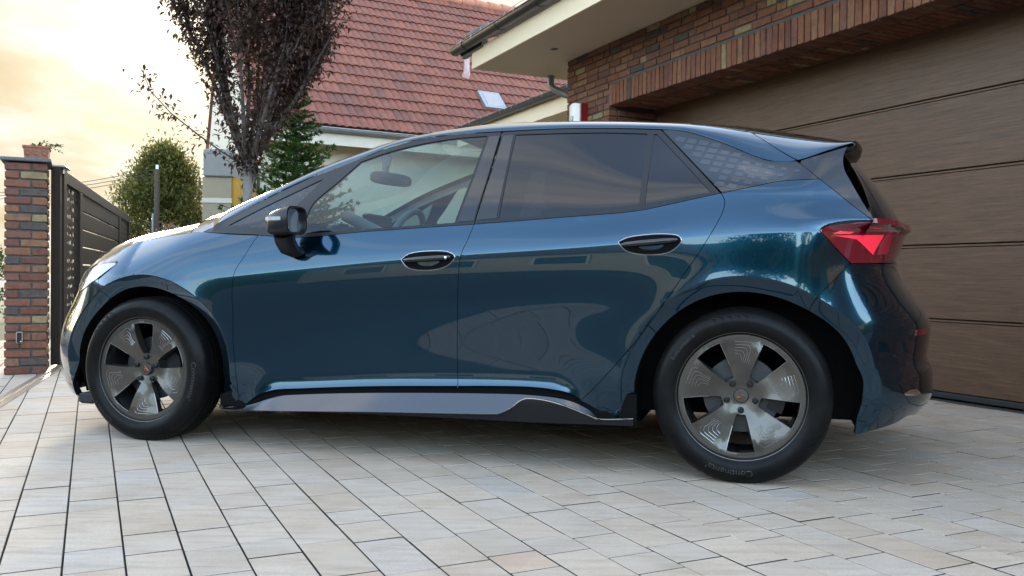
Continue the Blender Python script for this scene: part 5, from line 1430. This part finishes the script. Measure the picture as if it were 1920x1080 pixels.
# --- wing mirrors
def mirror(my):
    k = A([1, my, 1])
    base = aty(531, 416, -1.0)                       # centre of the head
    xc, zc0 = base[0], base[2]
    head = empty('wing_mirror', (0, 0, 0)); head.parent = car; head.name = 'wing_mirror'
    m = MB(); n = 20; rings = []
    # head: rounded rings from the nose to the rear rim
    for f, sx in ((0, .02), (.04, .38), (.12, .62), (.28, .82), (.5, .94), (.75, 1.0), (1.0, 1.0)):
        x = xc - .075 + .145 * f; hy, hz = .086 * sx, .061 * sx; cz = zc0 + .006 - .020 * (1 - f); cy = -1.005 + .012 * (1 - f)
        for q in range(n):
            a = 2 * math.pi * q / n; c, s_ = math.cos(a), math.sin(a)
            m.v.append(tuple(A([x + .02 * (1 if s_ > 0 else .4) * abs(s_) * 0, cy + hy * np.sign(c) * abs(c) ** .5, cz + hz * np.sign(s_) * abs(s_) ** .5 * (1 if s_ < 0 else .92 + .08 * f)]) * k))
    for i in range(6):
        for q in range(n):
            t = (i * n + q, i * n + (q + 1) % n, (i + 1) * n + (q + 1) % n, (i + 1) * n + q); m.f.append(t[::-1] if my > 0 else t)
    b = 6 * n
    rim0 = len(m.v)
    for sc, dx in ((.90, .0), (.84, -.022)):
        for q in range(n):
            P = A(m.v[b + q]) * k; c = A([xc + .07, -1.005, zc0 + .006]); P = c + (P - c) * [1, sc, sc] + [dx, 0, 0]; m.v.append(tuple(P * k))
    for r0, r1 in ((b, rim0), (rim0, rim0 + n)):
        for q in range(n):
            t = (r0 + q, r0 + (q + 1) % n, r1 + (q + 1) % n, r1 + q); m.f.append(t[::-1] if my > 0 else t)
    m.obj('housing', M_SATIN, head, True)
    g = MB(); c = A([xc + .07, -1.005, zc0 + .006]); ring = [tuple((c + (A(m.v[rim0 + n + q]) * k - c) * [1, .985, .985] + [.003, 0, 0]) * k) for q in range(n)]
    g.add(ring, [tuple(range(n)) if my < 0 else tuple(range(n))[::-1]]); g.obj('mirror_glass', M_MIRROR, head)
    # indicator strip round the outer front
    v = []; f = []
    for i, a in enumerate(np.linspace(2.2, 3.9, 12)):
        for dz in (-.008, .008):
            x = xc - .045 + .10 * (1 - abs(math.sin((a - 1.35) * .72))) ; fy = (x - (xc - .075)) / .145; sx = np.interp(fy, [0, .04, .12, .28, .5, .75, 1], [.02, .38, .62, .82, .94, 1, 1])
            P = A([xc - .070 + .11 * i / 11, 0, zc0 + .010 + dz]); fy = np.clip((P[0] - (xc - .075)) / .145, 0, 1); sx = np.interp(fy, [0, .04, .12, .28, .5, .75, 1], [.02, .38, .62, .82, .94, 1, 1])
            P[1] = -1.005 + .012 * (1 - fy) - .086 * sx - .0015; v.append(tuple(P * k))
    for i in range(11): t = (2 * i, 2 * i + 2, 2 * i + 3, 2 * i + 1); f.append(t if my > 0 else t[::-1])
    MB().add(v, f).obj('indicator', M_SILV, head)
    # foot on the door
    ft = MB(); n2 = 14
    for (x, y, z, rx, ry) in ((xc - .005, -.985, zc0 - .052, .050, .060), (xc - .015, -.955, zc0 - .085, .046, .058), (xc - .012, -.925, zc0 - .118, .044, .055), (xc + .0, -.880, zc0 - .132, .038, .045)):
        for q in range(n2):
            a = 2 * math.pi * q / n2; ft.v.append(tuple(A([x + rx * math.cos(a), y + ry * .6 * math.sin(a), z + .022 * math.sin(a)]) * k))
    for i in range(3):
        for q in range(n2):
            t = (i * n2 + q, i * n2 + (q + 1) % n2, (i + 1) * n2 + (q + 1) % n2, (i + 1) * n2 + q); ft.f.append(t if my > 0 else t[::-1])
    ft.f += [tuple(range(n2)), tuple(3 * n2 + q for q in range(n2))]
    ft.obj('foot', M_SATIN, head, True)
mirror(1); mirror(-1)
# --- wheels
TR, RR = 0.346, 0.2505
def text_mesh(txt, size):
    cu = bpy.data.curves.new('txt', 'FONT'); cu.body = txt; cu.size = size; cu.align_x = 'CENTER'; cu.extrude = 0.0; cu.resolution_u = 2
    o = bpy.data.objects.new('txt', cu); COL.objects.link(o); dg = bpy.context.evaluated_depsgraph_get(); dg.update()
    me = bpy.data.meshes.new_from_object(o.evaluated_get(dg)); v = [tuple(q.co) for q in me.vertices]; f = [tuple(p.vertices) for p in me.polygons]
    bpy.data.objects.remove(o); bpy.data.curves.remove(cu); bpy.data.meshes.remove(me); return v, f
def wrap_text(txt, size, r0, ang, yf, spread=1.0):
    """letters laid round the side wall; outward side is -y"""
    v, f = text_mesh(txt, size); out = []
    for x, y, z in v:
        a = ang - x * spread / r0; r = r0 + y; out.append((r * math.cos(a), yf(r), r * math.sin(a)))
    return out, f
# tyre section (r, y); outer face toward -y, wheel plane at y = 0
TP = [(RR - .012, .006), (RR + .001, -.004), (RR + .008, -.011), (RR + .022, -.017), (RR + .040, -.0205), (RR + .058, -.018), (RR + .072, -.010), (TR - .014, .002), (TR - .006, .012), (TR - .0015, .026),
      (TR, .045), (TR, .056), (TR - .007, .057), (TR - .007, .064), (TR, .065), (TR + .001, .088), (TR - .007, .089), (TR - .007, .097), (TR + .001, .098), (TR + .001, .120), (TR - .007, .121), (TR - .007, .129), (TR, .130), (TR, .150), (TR - .004, .168), (TR - .014, .184), (TR - .04, .198), (RR + .03, .204), (RR, .195)]
def yside(r):
    rr = A([p[0] for p in TP[:10]]); yy = A([p[1] for p in TP[:10]]); return float(np.interp(r, rr, yy)) - .0009
def make_wheel(rot, cut, tdeg):
    root = empty('wheel', (0, 0, 0)); root.parent = car
    m = MB().lathe(TP, 96, 'y')
    # flatten where it stands
    m.v = [(x, y - (.006 * max(0, (-.30 - z) / .05) if y < .1 else 0), max(z, -.3425)) for x, y, z in m.v]
    ty = m.obj('tyre', M_TYRE, root, True)
    # sipes across the shoulder and tread
    sp2 = MB()
    for k in range(74):
        a = 2 * math.pi * k / 74
        for ya, yb in ((.012, .055), (.066, .087), (.131, .165)):
            for (r0) in (TR + .0004,):
                c, s_ = math.cos(a), math.sin(a); w = .0022; P = []
                for yy, aa in ((ya, a), (yb, a + .03)):
                    rr_ = r0 + (.0006 if yy > .03 else -.0058)
                    for d in (-w, w): P.append((rr_ * math.cos(aa) - d * math.sin(aa), yy, max(rr_ * math.sin(aa) + d * math.cos(aa), -.343)))
                sp2.add(P, [(0, 1, 3, 2)])
    sp2.obj('tread_sipe', M_DARK, ty)['kind'] = 'stuff'
    # raised lettering and ribs on the side wall
    tx = MB()
    for txt, size, r0, ang, spr in (('Continental', .034, RR + .036, math.radians(tdeg[0]), 1.1), ('EcoContact 6', .020, RR + .040, math.radians(tdeg[1]), 1.15)):
        v, f = wrap_text(txt, size, r0, ang, yside, spr); tx.add(v, f)
    tx.obj('lettering', principled('tyre_lettering', (0.016, 0.016, 0.017), 0.5) if 'tyre_lettering' not in MATS else MATS['tyre_lettering'], ty)['kind'] = 'stuff'
    rb = MB()
    for k in range(10):       # angular ornaments near the shoulder
        for j in range(3):
            a = math.radians(60) + rot + (k - 5) * .10 + (0 if k < 5 else math.pi + .3); r1, r2 = RR + .052 + .006 * j, RR + .076
            p = [(r1 * math.cos(a), yside(r1) - .0005, r1 * math.sin(a)), (r2 * math.cos(a + .07 + .03 * j), yside(r2) - .0005, r2 * math.sin(a + .07 + .03 * j))]
            rb.tube(p, .0011, 4)
    rb.obj('side_rib', M_TYRE, ty)['kind'] = 'stuff'
    # rim face: disc with five wedge openings
    face = lambda r: .004 + .030 * (1 - np.clip((r - .035) / (.235 - .035), 0, 1)) ** 1.35
    holes = []
    for k in range(5):
        a = rot + 2 * math.pi * k / 5; d = A([math.cos(a), math.sin(a)]); t_ = A([-math.sin(a), math.cos(a)])
        ro_, ri_ = .2225, .080; P = []
        for u_ in np.linspace(-1, 1, 9):
            ang = a + u_ * math.asin(.054 / ro_); P.append(A([math.cos(ang), math.sin(ang)]) * ro_)
        for rr_, wd in ((.20, .0505), (.16, .0415), (.12, .0315), (.092, .0235)): P.append(d * rr_ + t_ * wd)
        P.append(d * .074 + t_ * .017); P.append(d * .074 - t_ * .017)
        for rr_, wd in ((.092, .0235), (.12, .0315), (.16, .0415), (.20, .0505)): P.append(d * rr_ - t_ * wd)
        holes.append(A(P))
    th = np.linspace(0, 2 * math.pi, 120, endpoint=False); OUT = np.stack([np.cos(th), np.sin(th)], 1) * (RR - .004)
    def tilt(x, z):          # each blade leans like a fan blade
        r = np.hypot(x, z); k = ((np.arctan2(z, x) - rot) / (2 * math.pi / 5)) % 1.0 - .5
        return .030 * k * np.clip((r - .074) / .05, 0, 1) * np.clip((.2225 - r) / .03, 0, 1)
    fnr = lambda x, z: np.stack([np.asarray(x), face(np.hypot(x, z)) + tilt(x, z), np.asarray(z)], -1)
    disc = panel('rim', OUT, M_RIM, root, gap=0, lip=.035, holes=holes, h=.016, fn=fnr, both=False, creases=False)
    MB().lathe([(RR - .0045, .003), (RR - .0015, -.003), (RR + .002, -.004), (RR + .0035, .0), (RR + .001, .012)], 96, 'y').obj('rim_lip', M_RIM, disc, True)
    MB().lathe([(RR - .006, .012), (RR - .020, .06), (RR - .030, .19), (RR - .026, .2)], 64, 'y').obj('rim_barrel', M_RIMLINE, disc, True)
    # blade edge highlights put in as bright tubes, with the stepped grooves
    ln = MB(); gr = MB()
    def on(p, o=-.0008, q=None): q = p if q is None else q; return (p[0], float(face(math.hypot(*p)) + tilt(A(q[0]), A(q[1]))) + o, p[1])
    for k in range(5):
        H_ = holes[k]; e = [H_[i] for i in range(0, 13)]
        ln.tube([on(H_[i] * 1.0) for i in range(0, 9)], .0014, 5); ln.tube([on(H_[i]) for i in (0, 18, 17, 16)], .0015, 5)
        a = rot + 2 * math.pi * (k + .5) / 5; d = A([math.cos(a), math.sin(a)]); t_ = A([-math.sin(a), math.cos(a)])
        for j in range(5):
            o_ = .0115 * j; pts = []
            rc, tc_ = .213 - o_, -.046 + o_ * 1.05
            pts = [d * .132 + t_ * (-.027 + o_ * .62), d * (rc - .018) + t_ * (tc_ - .002), d * (rc - .004) + t_ * (tc_ + .003), d * rc + t_ * (tc_ + .014), d * (rc + .001) + t_ * .026]
            (ln if j == 0 else gr).tube([on(q, .0002) for q in pts], .0011, 5)
    ln.obj('edge_highlight', M_RIMLINE, disc, True)['kind'] = 'stuff'; gr.obj('blade_groove', M_RIMLINE, disc, True)['kind'] = 'stuff'
    for k in range(5):
        a = rot + 2 * math.pi * k / 5; MB().lathe([(0, .014), (.008, .0145), (.0115, .018), (.0125, .032)], 16, 'y', .0565 * math.cos(a), 0, .0565 * math.sin(a)).obj('lug_bolt', M_SATIN, disc, True)
    cap = MB().lathe([(0, .021), (.026, .0225), (.0285, .026), (.030, .034)], 32, 'y').obj('hub_cap', M_RIM, disc, True)
    em = MB(); ea = rot * 0 + cut
    def rr2(p): c, s_ = math.cos(ea), math.sin(ea); return (p[0] * c - p[1] * s_, .0195, p[0] * s_ + p[1] * c)
    P1 = [(-.013, .012), (0.0, .007), (.013, .012), (.005, .0), (.0, -.016), (-.005, .0)]
    em.tube([rr2(p) for p in P1 + P1[:1]], .0017, 4); em.tube([rr2(p) for p in ((-.005, .003), (.005, .003), (0, -.006), (-.005, .003))], .0011, 4)
    em.obj('emblem', M_COPPER, cap)
    br = MB().lathe([(.03, .075), (.150, .078), (.152, .10), (.03, .10)], 48, 'y'); br.lathe([(.0, .05), (.075, .052), (.08, .075)], 32, 'y'); br.obj('brake_disc', M_BRAKE, root, True)
    ca_ = MB(); 
    for i in range(9):
        a = math.radians(-25 + 50 * i / 8); 
        for rr_, yy in ((.110, .06), (.168, .06), (.168, .115), (.110, .115)): ca_.v.append((rr_ * math.cos(a), yy, rr_ * math.sin(a)))
    for i in range(8):
        for q in range(4): ca_.f.append((i * 4 + q, i * 4 + (q + 1) % 4, i * 4 + 4 + (q + 1) % 4, i * 4 + 4 + q))
    ca_.f += [(0, 1, 2, 3), (35, 34, 33, 32)]; ca_.obj('brake_caliper', M_SATIN, root)
    return root
def place(root, x, far=False, spin=0.0):
    root.location = (x, -0.868 if not far else .868, WZ)
    root.rotation_euler = (0, 0, math.pi if far else 0)
def copy_tree(o, parent):
    c = o.copy(); COL.objects.link(c); c.parent = parent
    for ch in o.children: copy_tree(ch, c)
    return c
wf = make_wheel(math.radians(90), math.radians(200), (-8.5, 225)); place(wf, 0.0)
wr_ = make_wheel(math.radians(54), math.radians(75), (-98, 140)); place(wr_, WX2)
place(copy_tree(wf, car), 0.0, True); place(copy_tree(wr_, car), WX2, True)
# --- underbody, wheel houses
ub = MB().box(-.45, 2.34, -.60, .60, .18, .24); ub.box(2.34, 3.25, -.58, .58, .24, .30); ub.box(.46, 2.30, -.845, .845, .185, .24); ub.obj('floor_pan', M_DARK, car)
for cx, rf in ((0.0, r_fo), (WX2, r_ro)):
    for my in (1, -1):
        v, f = [], []; aa = np.linspace(0, math.pi, 26); rim_ = []
        zlo = .205 if cx < 1 else .235
        rim_.append((cx + float(rf(.02)) + .003, zlo))
        for a in aa: r = float(rf(np.clip(a, .02, 3.1))) + .003; rim_.append((cx + r * math.cos(a), WZ + r * math.sin(a)))
        rim_.append((cx - float(rf(3.1)) - .003, zlo)); n_ = len(rim_)
        for (x_, z_) in rim_:
            P = PA(x_, z_, -.004); x2 = float(P[0])
            for y in (float(P[1]), -.72, -.62): v.append((x2, y * my, z_))
        for i in range(n_ - 1):
            for q in range(2): f.append((i * 3 + q, i * 3 + q + 1, i * 3 + 4 + q, i * 3 + 3 + q))
        b = len(v); v += [(float(PA(x_, z_, -.004)[0]), -.62 * my, z_) for x_, z_ in rim_]; f.append(tuple(range(b, b + n_)))
        MB().add(v, f).obj('wheel_arch_liner', M_DARK, car)
for my in (1, -1):
    MB().box(-.45, -.37, min(-.78 * my, -.45 * my), max(-.78 * my, -.45 * my), .145, .20, .01).obj('air_flap', M_PLAST, car)
# --- cabin
cab = MB().box(.55, 2.25, -.80, .80, .30, .34); cab.obj('cabin_floor', M_INT, car)
# door cards follow the flank from inside
for my in (1, -1):
    G_ = A([[PA(x, z, -.055) * [1, my, 1] for z in np.linspace(.46, float(zbelt(x)) - .012, 6)] for x in np.linspace(.50, 2.26, 22)]); grid_obj('door_card', G_, M_INT, flip=(my < 0))
dash = A([[(x0 + .10 * (abs(y) / .8) ** 2, y, z0) for y in np.linspace(-.79, .79, 15)] for x0, z0 in ((.30, .96), (.52, .985), (.72, .985), (.86, .965), (.90, .90), (.84, .78), (.80, .55))]); grid_obj('dashboard', dash, M_INT)
MB().box(.80, .835, -.50, -.24, .985, 1.055, .01).obj('instrument_display', M_GLOSSBLK, car)
MB().box(.80, .825, -.16, .16, .96, 1.13, .01).obj('centre_display', M_GLOSSBLK, car)
sw = MB(); c0 = Vector((1.12, -.37, .955)); ax = Vector((math.cos(math.radians(-25)), 0, math.sin(math.radians(-25)))); up_v = Vector((math.sin(math.radians(25)), 0, math.cos(math.radians(25))))
sw.tube([c0 + (Vector((0, 1, 0)) * math.cos(a) + up_v * math.sin(a)) * .178 for a in np.linspace(0, 2 * math.pi, 41)], .0165, 10, False)
swo = sw.obj('steering_wheel', M_INT, car, True)
hb = MB()
for a in (0.15, math.pi - .15, -math.pi / 2): hb.tube([c0 - ax * .02, c0 + (Vector((0, 1, 0)) * math.cos(a) + up_v * math.sin(a)) * .17], [.03, .014], 8)
hb.tube([c0 - ax * .06, c0 + ax * .012], [.055, .06], 16); hb.tube([c0 - ax * .05, c0 - ax * .35], .03, 10); hb.obj('spoke', M_INT, swo, True)
def blob(rings, mat, name, parent, n=16, e=.55):
    """rings: (x, y, z, rx, ry, tilt)"""
    m = MB()
    for (x, y, z, rx, ry) in rings:
        for q in range(n):
            a = 2 * math.pi * q / n; c, s_ = math.cos(a), math.sin(a); m.v.append((x + rx * np.sign(c) * abs(c) ** e, y + ry * np.sign(s_) * abs(s_) ** e, z))
    for i in range(len(rings) - 1):
        for q in range(n): m.f.append((i * n + q, i * n + (q + 1) % n, (i + 1) * n + (q + 1) % n, (i + 1) * n + q))
    m.f += [tuple(range(n))[::-1], tuple((len(rings) - 1) * n + q for q in range(n))]
    return m.obj(name, mat, parent, True)
def seat(x, y, w=.25, head=True):
    s_ = blob([(x, y, .36, .25, w), (x, y, .44, .27, w), (x - .01, y, .52, .27, w), (x, y, .545, .24, w * .9)], M_INT, 'seat', car)
    blob([(x + .22, y, .50, .09, w), (x + .26, y, .70, .085, w), (x + .33, y, .95, .07, w * .95), (x + .375, y, 1.08, .055, w * .8), (x + .385, y, 1.11, .03, w * .6)], M_INT, 'backrest', s_)
    if head:
        blob([(x + .38, y, 1.13, .035, .10), (x + .385, y, 1.16, .05, .125), (x + .395, y, 1.26, .05, .12), (x + .40, y, 1.30, .03, .10)], M_INT, 'headrest', s_)
for y in (-.38, .38): seat(1.52, y)
seat(2.30, -.30, .27); seat(2.30, .30, .27)
mc = aty(733, 336, -.06)
im = MB(); n_ = 24
yawm = math.radians(38); fx, fy = math.cos(yawm), -math.sin(yawm)          # turned toward the driver
for dpt, sc in ((-.018, .80), (-.012, .96), (.004, 1.0), (.012, .96), (.013, .90)):
    for q in range(n_):
        a = 2 * math.pi * q / n_; w_ = .125 * np.sign(math.cos(a)) * abs(math.cos(a)) ** .6 * sc; h_ = .034 * np.sign(math.sin(a)) * abs(math.sin(a)) ** .6 * sc
        im.v.append((mc[0] + fx * dpt - fy * w_, mc[1] + fy * dpt + fx * w_, mc[2] + h_ - .06 * w_))
for i in range(4):
    for q in range(n_): im.f.append((i * n_ + q, i * n_ + (q + 1) % n_, (i + 1) * n_ + (q + 1) % n_, (i + 1) * n_ + q))
im.f += [tuple(range(n_))[::-1], tuple(4 * n_ + q for q in range(n_))]
im = im.obj('interior_mirror', M_INT, car, True)
MB().tube([(mc[0] - .02, mc[1], mc[2] + .01), (mc[0] - .045, mc[1] * .5, mc[2] + .06), (mc[0] - .05, 0, mc[2] + .13)], [.014, .018, .03], 8).obj('mirror_stalk', M_INT, im, True)
# headliner under the roof
hlr = A([[P + A([0, 0, -.035]) for P in top(x)[3:]] for x in np.linspace(1.42, 2.85, 16)]); grid_obj('headliner', sym(hlr), M_INTLT, flip=False)
for my in (1, -1):      # inner A-pillar trims
    G_ = A([[topv(x, v) * [1, my, 1] - A([0, 0, .028]) for v in (.0, .06, .13, VG)] for x in np.linspace(.35, 1.42, 16)]); grid_obj('pillar_trim', G_, M_INTLT, flip=(my > 0))
    G_ = A([[PA(x + (1.02 - z) * -.10, z, -.045) * [1, my, 1] for x in np.linspace(1.66, 1.84, 4)] for z in np.linspace(.98, 1.43, 8)]); grid_obj('pillar_trim', G_, M_INTLT, flip=(my < 0))
